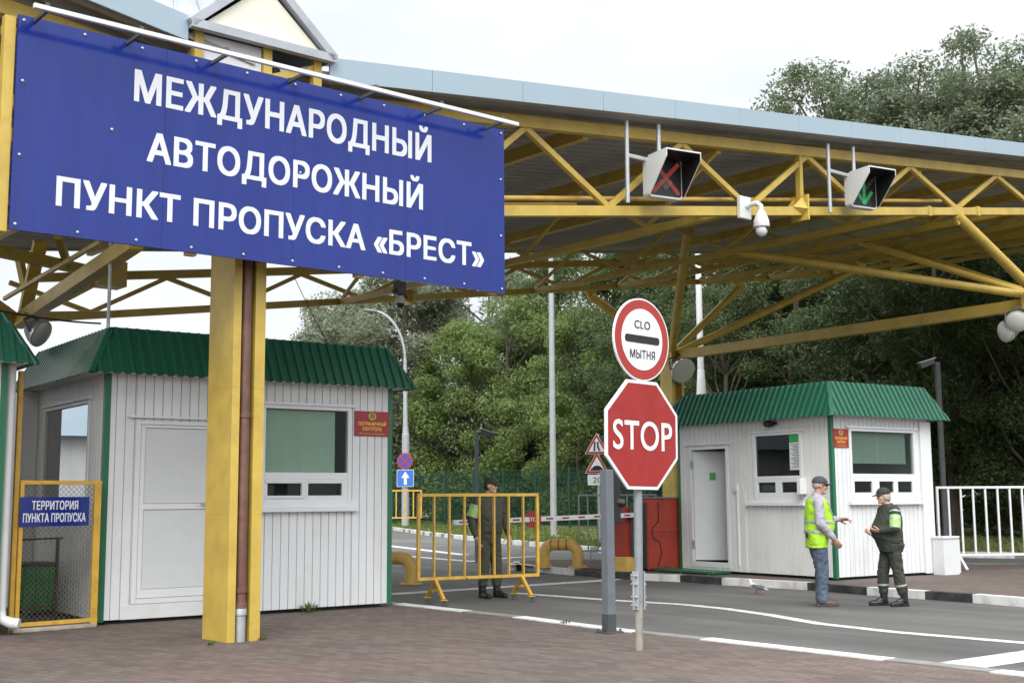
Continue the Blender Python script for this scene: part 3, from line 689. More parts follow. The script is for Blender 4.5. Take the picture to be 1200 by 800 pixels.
g = MB(); g.box((cx-0.66, -0.40, 5.9), (cx+0.02, -0.36, 6.28)); g.box((cx-0.66, -0.36, 5.9), (cx-0.62, v1-0.2, 6.28)); g.box((cx+0.25, 0.6, 6.1), (cx+0.45, 0.62, 6.28)); g.build('lantern_wall', 'siding', lantern)
for u in (cx-0.72, cx+0.08, cx+0.70):
    for va, za_ in ((-0.44, 5.85), (1.9, 5.95)):
        g = MB(); g.box((u-0.05, va, za_), (u+0.05, va+0.1, 6.29)); g.build('lantern_post', 'yellow', lantern)
for pa, pb in (((cx+0.08, -0.39, 5.95), (cx+0.74, -0.39, 6.22)), ((cx-0.1, -0.42, 5.895), (cx+1.0, -0.42, 5.895)), ((cx+0.7, -0.39, 5.95), (cx+0.1, 1.4, 6.24))):
    g = MB(); g.bar(pa, pb, 0.075, 0.08); g.build('lantern_brace', 'yellow', lantern)

# ------------------------------------------------------------------ kiosks
def rect_minus(a0, a1, z0, z1, ops):
    """vertical strip minus the openings that cover it -> list of (z0, z1)"""
    sp = [(z0, z1)]; mid = (a0+a1)/2
    for (p, q, r, t) in ops:
        if p < mid < q:
            new = []
            for s0, s1 in sp:
                if t <= s0 or r >= s1: new.append((s0, s1)); continue
                if r > s0: new.append((s0, r))
                if t < s1: new.append((t, s1))
            sp = new
    return sp
class Face:
    """a vertical wall plane in kiosk coordinates: p(a, z, off) with off outwards"""
    def __init__(s, o, d, n): s.o, s.d, s.n = Vector(o), Vector(d), Vector(n)
    def p(s, a, z, off=0): q = s.o+s.d*a+s.n*off; return Vector((q.x, q.y, z))
    def box(s, g, a0, a1, z0, z1, o0, o1): g.box(s.p(a0, z0, o0), s.p(a1, z1, o1))
def siding(f, L, z0, z1, ops, pitch, name, m_, parent, gap=0.006, depth=0.02):
    g = MB(); cuts = sorted(set([0, L]+[max(0, min(L, v)) for o in ops for v in o[:2]]))
    for a, b_ in zip(cuts, cuts[1:]):
        for s0, s1 in rect_minus(a, b_, z0, z1, ops): f.box(g, a, b_, s0, s1, -0.05, 0.0)
    n = int(L/pitch)+1
    for k in range(n):
        a, b_ = k*pitch, min(L, (k+1)*pitch)
        if b_-a < 0.02: continue
        cc = sorted(set([a, b_]+[c for c in cuts if a+0.008 < c < b_-0.008]))
        for x, y in zip(cc, cc[1:]):
            xa = x+gap/2 if x == a else x; xb = y-gap/2 if y == b_ else y
            for s0, s1 in rect_minus(x, y, z0, z1, ops):
                w_ = xb-xa
                q = [f.p(xa, s0, 0.001), f.p(xa+min(0.004, w_/4), s0, depth), f.p(xb-min(0.004, w_/4), s0, depth), f.p(xb, s0, 0.001)]
                q += [Vector((v.x, v.y, s1)) for v in q]
                fs = [(0,1,5,4), (1,2,6,5), (2,3,7,6), (3,0,4,7), (3,2,1,0), (4,5,6,7)]
                g.add(q, fs)
    return g.build(name, m_, parent)
def window(f, parent, ops, a0, a1, z0, z1, zs, lows, glass, blind=None, blind_z=None, lowzs=None, slider=True, sill=True, sillz=None, sill_a=None, room=True):
    """big pane above, small panes below a thick band"""
    g = MB(); fo, fi = 0.035, -0.04
    lz0, lz1 = lowzs
    f.box(g, a0, a1, z1-0.05, z1, fi, fo); f.box(g, a0, a0+0.06, z0, z1-0.05, fi, fo); f.box(g, a1-0.06, a1, z0, z1-0.05, fi, fo)
    f.box(g, a0+0.06, a1-0.06, lz1+0.05, zs, fi, fo-0.004); f.box(g, a0+0.06, a1-0.06, z0, lz0-0.03, fi, fo-0.004)
    xs = [a0+0.06]+[v for l in lows for v in l]+[a1-0.06]
    for x, y in zip(xs[::2], xs[1::2]):
        if y-x > 0.005: f.box(g, x, y, lz0-0.03, lz1+0.05, fi, fo-0.006)
    for l in lows: f.box(g, l[0], l[1], lz1, lz1+0.05, fi, fo-0.006); f.box(g, l[0], l[1], lz0-0.03, lz0, fi, fo-0.006)
    f.box(g, a0-0.07, a1+0.06, z1, z1+0.035, 0.0, 0.06)
    wn = g.build('window', 'pvc', parent, bevel=0.004)
    g = MB(); f.box(g, a0+0.062, a1-0.062, zs+0.002, z1-0.052, -0.006, 0.0); g.build('pane', glass, wn)
    for l in lows:
        g = MB(); f.box(g, l[0]+0.002, l[1]-0.002, lz0+0.002, lz1-0.002, -0.006, 0.0); g.build('pane', 'glass_dark', wn)
    if slider:
        l = lows[0]; g = MB(); f.box(g, l[0]-0.03, l[1]+0.01, lz1, lz1+0.045, fo-0.004, fo+0.012); f.box(g, l[0]-0.03, l[1]+0.01, lz0-0.035, lz0, fo-0.004, fo+0.012); f.box(g, l[1], l[1]+0.03, lz0-0.035, lz1+0.045, fo-0.004, fo+0.012)
        g.build('sliding_sash', 'pvc', wn, bevel=0.003)
    if blind:
        g = MB(); z = blind_z or zs+0.02
        zz = z1-0.06
        while zz > z:
            f.box(g, a0+0.08, a1-0.08-blind, zz-0.0285, zz, -0.065, -0.060); zz -= 0.030
        f.box(g, a0+0.08, a1-0.08-blind, z-0.02, z, -0.075, -0.055)
        bl_ = g.build('blind', 'blind' if glass == 'glass' and blind > 0.12 else 'blind_dark', wn)
        g = MB(); xm = (a0+a1-blind)/2; f.box(g, xm-0.004, xm+0.004, z, z1-0.06, -0.059, -0.057); g.build('cord', 'door_panel', bl_)
    if sill:
        sa = sill_a or (a0-0.05, a1+0.05); sz = sillz or z0
        g = MB(); f.box(g, sa[0], sa[1], sz-0.05, sz+0.01, 0.0, 0.10); f.box(g, sa[0], sa[1], sz+0.01, sz+0.09, 0.0, 0.035); g.build('sill', 'pvc', wn, bevel=0.004)
    return wn
def mansard(parent, Lx, Ly, ze, zt_, over, pitch=0.131, inset=-0.04):
    """corrugated skirt round the top of a kiosk with a flat lid"""
    i, o = inset, over; b0 = [(-o, -o), (Lx+o, -o), (Lx+o, Ly+o), (-o, Ly+o)]
    t0 = [(0.04, 0.04), (Lx-0.04, 0.04), (Lx-0.04, Ly-0.04), (0.04, Ly-0.04)]
    g = MB()
    for k in range(4):
        A, B = Vector((*b0[k], ze)), Vector((*b0[(k+1) % 4], ze)); Tt, U = Vector((*t0[k], zt_)), Vector((*t0[(k+1) % 4], zt_))
        n = (B-A).cross(Tt-A).normalized(); L = (B-A).length; e = (B-A)/L; i0 = (Tt-A).dot(e); i1 = L-(U-A).dot(e)
        s = 0; prof = ((0, 0), (0.062, 0.0), (0.076, 0.032), (0.117, 0.032)); lo, hi = [], []
        us = []
        while s < L:
            for ds, h in prof:
                if s+ds < L: us.append((s+ds, h))
            s += pitch
        us.append((L, 0))
        for s, h in us:
            # rib runs straight up the slope; trimmed at the hips
            f = 1.0
            if s < i0: f = s/i0
            if s > L-i1: f = min(f, (L-s)/i1)
            base = A+e*s; slope = ((Tt-A)-e*i0)
            lo.append(base+n*h); hi.append(base+slope*f+n*h*(1 if f > 0.05 else 0))
        g.sheet([lo, hi])
        g.bar(A, Tt, 0.07, 0.03)
    r = g.build('roof', 'green_roof', parent)
    sm = r.modifiers.new('thickness', 'SOLIDIFY'); sm.thickness = 0.003
    g = MB(); g.slab(t0, zt_-0.02, zt_+0.015); g.build('roof_lid', 'green_roof', r)
    g = MB(); q = [(-o+0.05, -o+0.05), (Lx+o-0.05, -o+0.05), (Lx+o-0.05, Ly+o-0.05), (-o+0.05, Ly+o-0.05)]; g.slab(q, ze+0.02, ze+0.05); g.build('soffit', 'siding_grey', r)
    return r
def kiosk_shell(k, Lx, Ly, z0, z1, walls, pitch, trims='green_trim'):
    """walls: dict side -> (openings, material)"""
    F = dict(front=Face((0,0,0), (1,0,0), (0,-1,0)), left=Face((0,0,0), (0,1,0), (-1,0,0)), right=Face((Lx,0,0), (0,1,0), (1,0,0)), back=Face((0,Ly,0), (1,0,0), (0,1,0)))
    for s, L in (('front', Lx), ('left', Ly), ('right', Ly), ('back', Lx)):
        ops, m_ = walls.get(s, ([], 'siding')); siding(F[s], L, z0, z1, ops, pitch, 'wall', m_, k)
    for x, y, sx, sy in ((0, 0, -1, -1), (Lx, 0, 1, -1), (Lx, Ly, 1, 1), (0, Ly, -1, 1)):
        g = MB(); g.box((x+sx*0.026, y+sy*0.026, z0-0.02), (x-sx*0.045, y+sy*0.020, z1)); g.box((x+sx*0.026, y+sy*0.0195, z0-0.02), (x+sx*0.020, y-sy*0.045, z1))
        g.build('corner_trim', trims, k)
    g = MB(); g.box((0.06, 0.06, z0), (Lx-0.06, Ly-0.06, z0+0.05)); g.box((0.06, 0.06, z1-0.06), (Lx-0.06, Ly-0.06, z1-0.02))
    g.build('floor', 'room', k)
    g = MB(); g.box((0.08, 0.08, 0.0), (Lx-0.08, Ly-0.08, z0-0.03)); g.build('plinth', 'darkroom', k)
    return F

# kiosk behind the yellow column
L0 = Vector((-4.88, 14.85, 0))
k1 = thing('border_kiosk', 'white clad kiosk with green skirt roof and closed white door behind the yellow column', 'kiosk', L0, R(36), 'border kiosks')
Lx, Ly, Z0, Z1 = 3.93, 3.15, 0.05, 2.97
opsF = [(0.36, 1.40, 0.22, 2.42), (2.0, 3.32, 1.36, 2.68)]
opsL = [(0.55, 2.53, 1.25, 2.70)]
F = kiosk_shell(k1, Lx, Ly, Z0, Z1, dict(front=(opsF, 'siding'), left=(opsL, 'siding_grey')), 0.115)
mansard(k1, Lx, Ly, 2.95, 3.53, 0.27)
f = F['front']
g = MB(); f.box(g, 0.36, 0.42, 0.22, 2.42, -0.04, 0.035); f.box(g, 1.34, 1.40, 0.22, 2.42, -0.04, 0.035); f.box(g, 0.42, 1.34, 2.37, 2.42, -0.04, 0.035); f.box(g, 0.26, 1.50, 2.445, 2.475, 0, 0.07); f.box(g, 0.42, 1.34, 0.22, 0.28, -0.04, 0.035)
dr = g.build('door', 'pvc', k1, bevel=0.004)
g = MB(); a0, a1 = 0.425, 1.335
for z0_, z1_ in ((0.285, 0.39), (1.34, 1.41), (2.33, 2.365)): f.box(g, a0, a1, z0_, z1_, -0.03, 0.03)
f.box(g, a0, a0+0.055, 0.39, 2.33, -0.03, 0.029); f.box(g, a1-0.055, a1, 0.39, 2.33, -0.03, 0.029)
lf = g.build('door_leaf', 'pvc', dr, bevel=0.003)
g = MB(); f.box(g, a0+0.06, a1-0.06, 0.395, 1.335, -0.02, 0.016); f.box(g, a0+0.06, a1-0.06, 1.415, 2.325, -0.02, 0.016); g.build('door_panel', 'door_panel', dr)
g = MB(); f.box(g, a1-0.045, a1-0.015, 1.28, 1.48, 0.03, 0.04); g.bar(f.p(a1-0.03, 1.40, 0.075), f.p(a1-0.15, 1.40, 0.075), 0.02, 0.02); g.bar(f.p(a1-0.03, 1.40, 0.03), f.p(a1-0.03, 1.40, 0.085), 0.02, 0.02); g.build('door_handle', 'galv', dr, bevel=0.003)
g = MB(); f.box(g, 0.25, 1.52, 0.045, 0.215, 0.001, 0.03); g.build('kick_board', 'white_metal', k1, bevel=0.003)
window(f, k1, None, 2.0, 3.32, 1.36, 2.68, 1.80, ((2.10, 2.58), (2.68, 3.18)), 'glass', blind=0.13, lowzs=(1.50, 1.66), sillz=1.34, sill_a=(1.9, 3.40))
g = MB(); f.box(g, 2.06, 3.26, 1.37, 1.78, -0.30, -0.28); g.build('inner_board', 'blind', k1)
fl = F['left']
g = MB()
fl.box(g, 0.55, 0.61, 1.25, 2.70, -0.04, 0.035); fl.box(g, 2.47, 2.53, 1.25, 2.70, -0.04, 0.035); fl.box(g, 0.61, 2.47, 2.65, 2.70, -0.04, 0.035); fl.box(g, 0.61, 2.47, 1.25, 1.31, -0.04, 0.035); fl.box(g, 0.50, 2.60, 2.70, 2.74, 0, 0.06)
wn = g.build('window', 'siding_grey', k1, bevel=0.004)
g = MB(); fl.box(g, 0.612, 2.468, 1.312, 2.648, -0.006, 0); g.build('pane', 'glass_mirror', wn)
g = MB(); fl.box(g, 2.86, 3.15, 0.03, 2.94, 0.022, 0.30); g.build('pilaster', 'siding_grey', k1, bevel=0.004)
g = MB(); g.tube([(-0.02, -0.02, 3.52), (-0.02, -0.02, 4.62)], 0.022, 8); g.build('roof_mast', 'galv', k1)

# kiosk on the island
R0 = G(980.4, 680, ISL)
k2 = thing('border_kiosk', 'white clad kiosk with green skirt roof and an open door on the far kerb island', 'kiosk', R0, R(34.8), 'border kiosks')
Lx2, Ly2, Z0b, Z1b = 2.62, 3.79, 0.05, 2.78
opF2 = [(0.42, 2.20, 1.32, 2.56)]; opL2 = [(2.44, 3.50, 0.16, 2.35), (0.64, 1.80, 1.34, 2.53)]
F2 = kiosk_shell(k2, Lx2, Ly2, Z0b, Z1b, dict(front=(opF2, 'siding'), left=(opL2, 'siding_grey')), 0.115)
mansard(k2, Lx2, Ly2, 2.74, 3.34, 0.27)
f = F2['front']
window(f, k2, None, 0.42, 2.20, 1.32, 2.56, 1.78, ((0.52, 0.98), (1.17, 1.56), (1.67, 2.07)), 'glass', blind=0.10, blind_z=1.98, lowzs=(1.46, 1.65), slider=False, sillz=1.30, sill_a=(0.36, 2.28))
g = MB(); f.box(g, 2.32, 2.62, 0.03, 2.72, 0.022, 0.05); g.build('pilaster', 'siding', k2, bevel=0.004)
f = F2['left']
window(f, k2, None, 0.64, 1.80, 1.34, 2.53, 1.76, ((0.74, 1.14), (1.28, 1.70)), 'glass_dark', lowzs=(1.47, 1.65), slider=False, sillz=1.29, sill_a=(0.58, 1.95))
g = MB(); f.box(g, 0.70, 0.94, 1.86, 2.34, 0.004, 0.007); nt_ = g.build('notice', 'paper', k2)
g = MB(); f.box(g, 0.70, 0.94, 2.35, 2.51, 0.004, 0.007); g.build('notice', 'notice_green', k2)
g = MB()
for k in range(16):
    z = 2.30-k*0.027; f.box(g, 0.73, 0.91-0.03*(k % 3), z, z+0.010, 0.0075, 0.009)
g.build('print_lines', 'dark_grey', nt_)
g = MB(); f.box(g, 0.55, 0.62, 1.44, 1.72, 0.03, 0.20); g.build('hatch', 'siding_grey', k2)
g = MB(); f.box(g, 1.32, 1.66, 1.50, 1.60, -0.03, -0.02); g.build('counter_notice', 'paper', k2)
# open doorway
g = MB(); f.box(g, 2.44, 2.51, 0.16, 2.35, -0.04, 0.03); f.box(g, 3.43, 3.50, 0.16, 2.35, -0.04, 0.03); f.box(g, 2.51, 3.43, 2.29, 2.35, -0.04, 0.03); f.box(g, 2.36, 3.60, 2.37, 2.40, 0, 0.06); f.box(g, 2.44, 3.50, 0.10, 0.20, 0.0, 0.032)
dr = g.build('door', 'pvc', k2, bevel=0.004)
hg = f.p(3.42, 0, -0.02); ang = R(42)                                  # leaf swung into the kiosk, hinged at the far jamb
g = MB(); dl = Vector((math.sin(ang), -math.cos(ang), 0)); nl = Vector((dl.y, -dl.x, 0))*0.02
def leafbox(g, s0, s1, z0, z1, t): 
    p0, p1 = hg+dl*s0, hg+dl*s1; q = [p0-nl*t, p1-nl*t, p1+nl*t, p0+nl*t]
    g.add([(v.x, v.y, z0) for v in q]+[(v.x, v.y, z1) for v in q], [(0,3,2,1), (4,5,6,7), (0,1,5,4), (1,2,6,5), (2,3,7,6), (3,0,4,7)])
leafbox(g, 0.0, 0.90, 0.22, 2.27, 0.8); leafbox(g, 0.0, 0.90, 1.22, 1.30, 1.2); leafbox(g, 0.0, 0.07, 0.22, 2.27, 1.1); leafbox(g, 0.83, 0.90, 0.22, 2.27, 1.1)
lf = g.build('door_leaf', 'door_panel', dr)
g = MB(); leafbox(g, 0.30, 0.42, 1.72, 1.86, 1.4); g.build('door_notice', 'bin_green', lf)
g = MB()
for z in (0.45, 1.95): f.box(g, 3.40, 3.45, z, z+0.14, 0.0, 0.045)
g.build('hinge', 'galv', dr)
g = MB(); g.box((0.10, 1.9, 0.08), (Lx2-0.1, 1.94, 2.6)); g.box((0.10, Ly2-0.12, 0.08), (Lx2-0.1, Ly2-0.08, 2.6)); g.build('partition', 'room', k2)
g = MB(); g.bar(f.p(2.22, 0.15, 0.03), f.p(2.22, 1.55, 0.03), 0.025, 0.025); f.box(g, 2.20, 2.28, 1.50, 1.62, 0.02, 0.06); f.box(g, 2.02, 2.10, 0.05, 1.5, 0.015, 0.03); g.build('conduit', 'siding_grey', k2)
g = MB(); g.ell(f.p(1.31, 2.68, 0.12), (0.11, 0.09, 0.06)); g.bar(f.p(1.22, 2.69, 0.02), f.p(1.22, 2.69, 0.12), 0.05, 0.05); tag(g.build('security_lamp', 'black', k2, smooth=True))
st_ = MB(); f.box(st_, 2.40, 3.95, 0.02, 0.06, 0.05, 0.55)
for a in (2.45, 3.2, 3.9): f.box(st_, a, a+0.05, 0.0, 0.02, 0.05, 0.55)
s_ = st_.build('metal_step', 'green_trim', None, bevel=0.004, loc=R0, rotz=R(34.8)); tag(s_, 'low green metal step in front of the open kiosk door', 'step')
wb = MB(); wb.box((2.50, -0.30, 0.0), (2.92, -0.06, 0.66)); wb.box((2.92, -0.26, 0.02), (3.02, -0.08, 0.62)); wb.box((2.48, -0.32, 0.64), (2.94, -0.055, 0.68))
o = wb.build('utility_cabinet', 'white_metal', None, bevel=0.006, loc=R0, rotz=R(34.8)); tag(o, 'short white metal cabinet against the right end of the island kiosk', 'cabinet')

# kiosk at the left edge of the picture
K3 = G(-8, 745.5)
k3 = thing('border_kiosk', 'partly seen kiosk with dark green skirt roof at the left edge beside the mesh gate', 'kiosk', K3+Vector((-math.cos(R(36))*4.0, -math.sin(R(36))*4.0, 0)), R(36), 'border kiosks')
F3 = kiosk_shell(k3, 4.0, 3.1, 0.05, 2.97, dict(front=([(2.4, 3.4, 1.3, 2.6)], 'siding')), 0.115)
mansard(k3, 4.0, 3.1, 2.95, 3.53, 0.27)
window(F3['front'], k3, None, 2.4, 3.4, 1.3, 2.6, 1.8, ((2.5, 2.85), (2.95, 3.3)), 'glass', blind=0.1, lowzs=(1.48, 1.66))
g = MB(); px_ = 4.09; py_ = 0.10
g.tube([(px_, py_, 0.24), (px_, py_, 2.95)], 0.055, 14); g.tube([(px_, py_, 0.26), (px_+0.01, py_-0.02, 0.17), (px_+0.10, py_-0.08, 0.13), (px_+0.17, py_-0.12, 0.12)], [0.055, 0.06, 0.062, 0.06], 14)
g.build('downpipe', 'white_metal', k3, smooth=True)

hall = thing('customs_hall', 'long low white hall with pale blue grey roof, seen mirrored in the near kiosk window', 'building', (-40, 21, 0), R(48))
g = MB(); g.box((0, 0, 0), (26, 9, 3.7)); g.build('wall', 'siding', hall)
g = MB(); g.add([(-0.4, -0.5, 3.7), (26.4, -0.5, 3.7), (26.4, 4.5, 6.8), (-0.4, 4.5, 6.8), (26.4, 9.5, 3.7), (-0.4, 9.5, 3.7)], [(0,1,2,3), (3,2,4,5), (1,4,2), (0,3,5), (0,5,4,1)]); g.build('roof', 'fascia', hall)
for k in range(6):
    g = MB(); g.box((2+k*4, -0.03, 1.0), (3.6+k*4, 0.05, 2.5)); g.build('window', 'darkroom', hall)

# ------------------------------------------------------------------ the big blue sign
sgn = thing('entrance_sign', 'huge blue board with white three line Cyrillic title mounted high on the canopy front', 'sign', CO+Vector((math.sin(CROT), -math.cos(CROT), 0))*0.62, CROT)
SX0, SX1, SZ0, SZ1 = -2.70, 3.145, 3.90, 5.93
g = MB()
e = [SX0+(SX1-SX0)*k/4 for k in range(5)]
for a, b_ in zip(e, e[1:]): g.box((a+0.0012, 0, SZ0), (b_-0.0012, 0.03, SZ1))
g.build('panel', 'blue_sign', sgn)
text('МЕЖДУНАРОДНЫЙ', 3.61, 0.335, 'white_letter', sgn, 'lettering', -1.57, 5.325, -0.004, bold=0.030)
text('АВТОДОРОЖНЫЙ', 3.34, 0.312, 'white_letter', sgn, 'lettering', -1.42, 4.745, -0.004, bold=0.030)
text('ПУНКТ ПРОПУСКА «БРЕСТ»', 5.11, 0.292, 'white_letter', sgn, 'lettering', -2.29, 4.17, -0.004, bold=0.030)
spots = [(SX0+0.05+(SX1-SX0-0.1)*k/10, z) for k in range(11) for z in (SZ0+0.05, SZ1-0.05)]+[(x, z) for z in (4.6, 5.3) for x in (SX0+0.06, SX1-0.06)]+[(-1.78, 5.0), (0.30, 4.92)]
for x, z in spots:
    g = MB(); g.ell((x, -0.006, z), (0.016, 0.012, 0.016), nu=10, nv=6); g.build('bolt', 'galv', sgn, smooth=True)
g = MB(); g.box((-2.68, -0.365, 5.885), (3.08, -0.32, 5.93)); rl = g.build('lamp_rail', 'white_metal', sgn, bevel=0.004)
for k in range(7):
    x = -2.55+k*0.90
    g = MB(); g.bar((x, 0.04, 5.90), (x, -0.32, 5.90), 0.028, 0.035); g.box((x-0.02, -0.335, 5.93), (x+0.02, -0.32, 5.97)); g.build('bracket', 'dark_grey', rl)
g = MB()
for x in (SX0-0.06, -0.9, 1.1, SX1-0.15): g.box((x-0.05, 0.032, SZ0-0.02), (x+0.05, 0.12, SZ1-0.02))
for z in (4.1, 5.0, 5.8): g.box((SX0-0.1, 0.125, z-0.04), (SX1-0.1, 0.18, z+0.04))
for x in (SX0+0.3, -0.9, 1.1, SX1-0.5):
    for z in (4.9, 5.7): g.bar((x, 0.18, z), (x, 0.58, z), 0.06, 0.06)
g.build('support_frame', 'yellow', sgn)

# ------------------------------------------------------------------ sign plates
def plate_sign(layers, parent, y=0.0):
    """layers: (name, outline, material); each 3 mm in front of the last"""
    k = 0; root = None
    for nm_, poly, m_ in layers:
        g = MB()
        if k == 0: g.plate(poly, y, y+0.02)
        else: g.plate(poly, y-0.003*k, y-0.003*k+0.0025)
        o = g.build(nm_, m_, parent if root is None else root)
        if root is None: root = o
        k += 1
    return root
def octo(r, cz, x=0): return [(x+r*math.cos(R(22.5+45*k)), cz+r*math.sin(R(22.5+45*k))) for k in range(8)]
SP = G(755.5, 762); srot = R(43)
sp = thing('stop_sign_post', 'grey pole in the paving carrying the octagonal stop plate below a round customs plate', 'sign post', SP, srot)
sp.rotation_euler = (0, R(0.9), srot)
g = MB(); g.tube([(0, 0.068, 0.45), (0, 0.068, 3.36)], 0.042, 18); pole = g.build('pole', 'pole_grey', sp, smooth=True)
g = MB(); g.tube([(0, 0.068, 0.0), (0, 0.068, 0.48)], 0.037, 18); g.build('pole_foot', 'pole_foot', pole, smooth=True)
g = MB()
for s_ in (-1, 1):
    g.box((s_*0.046-0.008, 0.03, 0.38), (s_*0.046+0.008, 0.106, 0.74)); g.box((s_*0.046, 0.062, 0.38), (s_*0.080, 0.074, 0.74))
    for z in (0.42, 0.50, 0.62, 0.70): g.tube([(s_*0.062, 0.03, z), (s_*0.062, 0.11, z)], 0.011, 6)
g.build('clamp', 'galv', pole, bevel=0.003)
zc = 2.05
st = plate_sign([('stop_plate', octo(0.572, zc), 'sign_white'), ('red_field', octo(0.538, zc), 'red_sign')], sp)
text('STOP', 0.87, 0.30, 'sign_white', st, 'lettering', 0, zc-0.15, -0.008, bold=0.012, thick=0.002, align='C')
zc = 2.985
cs = plate_sign([('customs_plate', disc(0.41, 48, 0, zc), 'sign_white'), ('red_ring', disc(0.394, 48, 0, zc), 'red_rim'), ('white_field', disc(0.304, 48, 0, zc), 'sign_white')], sp)
g = MB(); g.plate(rrect(-0.255, zc-0.038, 0.255, zc+0.038, 0.03), -0.0095, -0.007); g.build('black_bar', 'black', cs)
text('CLO', 0.235, 0.085, 'black', cs, 'lettering', 0, zc+0.105, -0.0105, bold=0.012, thick=0.002, align='C')
text('МЫТНЯ', 0.37, 0.085, 'black', cs, 'lettering', 0, zc-0.19, -0.0105, bold=0.012, thick=0.002, align='C')
g = MB()
for z in (1.85, 2.45, 2.85, 3.2): g.box((-0.10, 0.021, z-0.02), (0.10, 0.027, z+0.02)); g.tube([(-0.05, 0.025, z), (-0.05, 0.118, z), (0.05, 0.118, z), (0.05, 0.025, z)], 0.006, 6)
g.build('bracket', 'galv', pole)

# grey square post with receiver
PP = G(714, 741)
gp = thing('barrier_post', 'square blue grey steel post with bracketed black receiver box beside the stop sign', 'post', PP, R(36))
g = MB(); g.box((-0.053, -0.053, 0.02), (0.053, 0.053, 1.75)); p_ = g.build('post', 'post_grey', gp, bevel=0.006)
g = MB(); g.box((-0.056, -0.056, 0.02), (0.056, 0.056, 0.20)); g.box((-0.115, -0.105, 0.0), (0.115, 0.105, 0.018)); 
for sx in (-0.09, 0.09):
    for sy in (-0.08, 0.08): g.lathe([(0.014, 0.0), (0.014, 0.035)], (sx, sy, 0.01), n=6)
g.build('base_plate', 'dark_grey', gp, bevel=0.003)
g = MB()
for z in (1.73, 1.20): g.bar((0.0, 0.0, z), (0.22, 0.20, z-0.015), 0.06, 0.05)
g.build('bracket', 'black', gp, bevel=0.003)
g = MB(); g.box((0.15, 0.14, 1.16), (0.32, 0.30, 1.72)); g.tube([(0.24, 0.22, 1.4), (0.36, 0.12, 1.38)], 0.05, 12); g.build('receiver_box', 'black', gp, bevel=0.01)

# barrier with arm, stop disc
BC = G(733, 669, ISL); tip = D(531, 612, 21.2); az_ = math.atan2(tip.y-BC.y, tip.x-BC.x)
br_ = thing('boom_barrier', 'red boom barrier with thin white arm across the road and a small red disc', 'barrier', BC, az_)
Lb = math.hypot(tip.x-BC.x, tip.y-BC.y); zl = 1.12-ISL; zr = tip.z-ISL
g = MB(); g.box((-0.19, -0.22, 0), (0.19, 0.22, 0.28)); g.build('base', 'yellow_pipe', br_, bevel=0.01)
g = MB(); g.box((-0.12, -0.16, 0.28), (0.14, 0.16, 1.22)); g.build('cabinet', 'red_box', br_, bevel=0.01)
g = MB(); g.box((-0.06, 0.17, 0.28), (0.04, 0.26, 1.30)); g.lathe([(0.10, -0.03), (0.11, 0), (0.10, 0.03)], (0.0, 0.20, zl), (0, 1, 0), 16); g.build('drive_hub', 'dark_grey', br_, bevel=0.004)
g = MB(); g.cur = 0; n = 11
for k in range(n):
    a, b_ = k/n, (k+1)/n
    p, q = Vector((0.05, 0.28, zl)).lerp(Vector((Lb, 0.0, zr)), a), Vector((0.05, 0.28, zl)).lerp(Vector((Lb, 0.0, zr)), b_)
    g.cur = 0; g.bar(p, q, 0.05, 0.085)
arm = g.build('arm', ['white_metal'], br_)
for k in range(n):
    g = MB(); c = Vector((0.05, 0.28, zl)).lerp(Vector((Lb, 0.0, zr)), (k+0.5)/n); d = (Vector((Lb, 0, zr))-Vector((0.05, 0.28, zl))).normalized()
    g.bar(c-d*0.08, c+d*0.08, 0.056, 0.030); g.build('red_stripe', 'red_rim', arm)
g = MB(); c = Vector((0.05, 0.28, zl)).lerp(Vector((Lb, 0.0, zr)), 0.585)
dd = MB(); dd.plate(disc(0.15, 28), -0.006, 0.006); dsk = dd.build('stop_disc', 'red_sign', br_, loc=c+Matrix.Rotation(-az_, 3, 'Z')@Vector((0, -0.06, 0)), rotz=R(20)-az_)
text('STOP', 0.20, 0.075, 'sign_white', dsk, 'lettering', 0, -0.037, -0.009, bold=0.02, thick=0.002, align='C')
tb = MB(); tb.tube([(0.1, -0.17, zl-0.05), (0.22, -0.26, zl-0.13), (0.05, -0.30, zl-0.2), (-0.1, -0.2, zl-0.15)], 0.022, 8); tb.build('hose', 'white_metal', br_, smooth=True)

rbp = G(759, 669, ISL)
rb = thing('equipment_cabinet', 'large scuffed red cabinet with black side between barrier and island kiosk', 'cabinet', rbp, R(20))
g = MB(); g.box((0.0, 0.0, 0.03), (0.84, 0.55, 1.38)); g.build('body', 'red_box', rb, bevel=0.012)
g = MB(); g.box((-0.06, -0.01, 0.05), (-0.004, 0.5, 1.30)); g.box((0.02, 0.02, 0.0), (0.82, 0.5, 0.03)); g.build('side_panel', 'black', rb, bevel=0.004)
g = MB(); g.box((0.02, -0.012, 0.06), (0.80, -0.002, 0.72)); g.box((0.02, -0.012, 0.735), (0.80, -0.002, 1.33)); g.build('door', 'red_box', rb, bevel=0.003)
g = MB(); g.tube([(0.24, -0.02, 1.30), (0.245, -0.025, 0.95), (0.10, -0.02, 0.80), (0.12, -0.02, 0.62), (0.26, -0.02, 0.55), (0.30, -0.02, 0.35), (0.22, -0.02, 0.10)], 0.010, 6); g.build('cable', 'black', rb)
g = MB(); g.box((-0.03, -0.03, 1.382), (0.87, 0.58, 1.41)); g.build('lid', 'post_grey', rb, bevel=0.004)

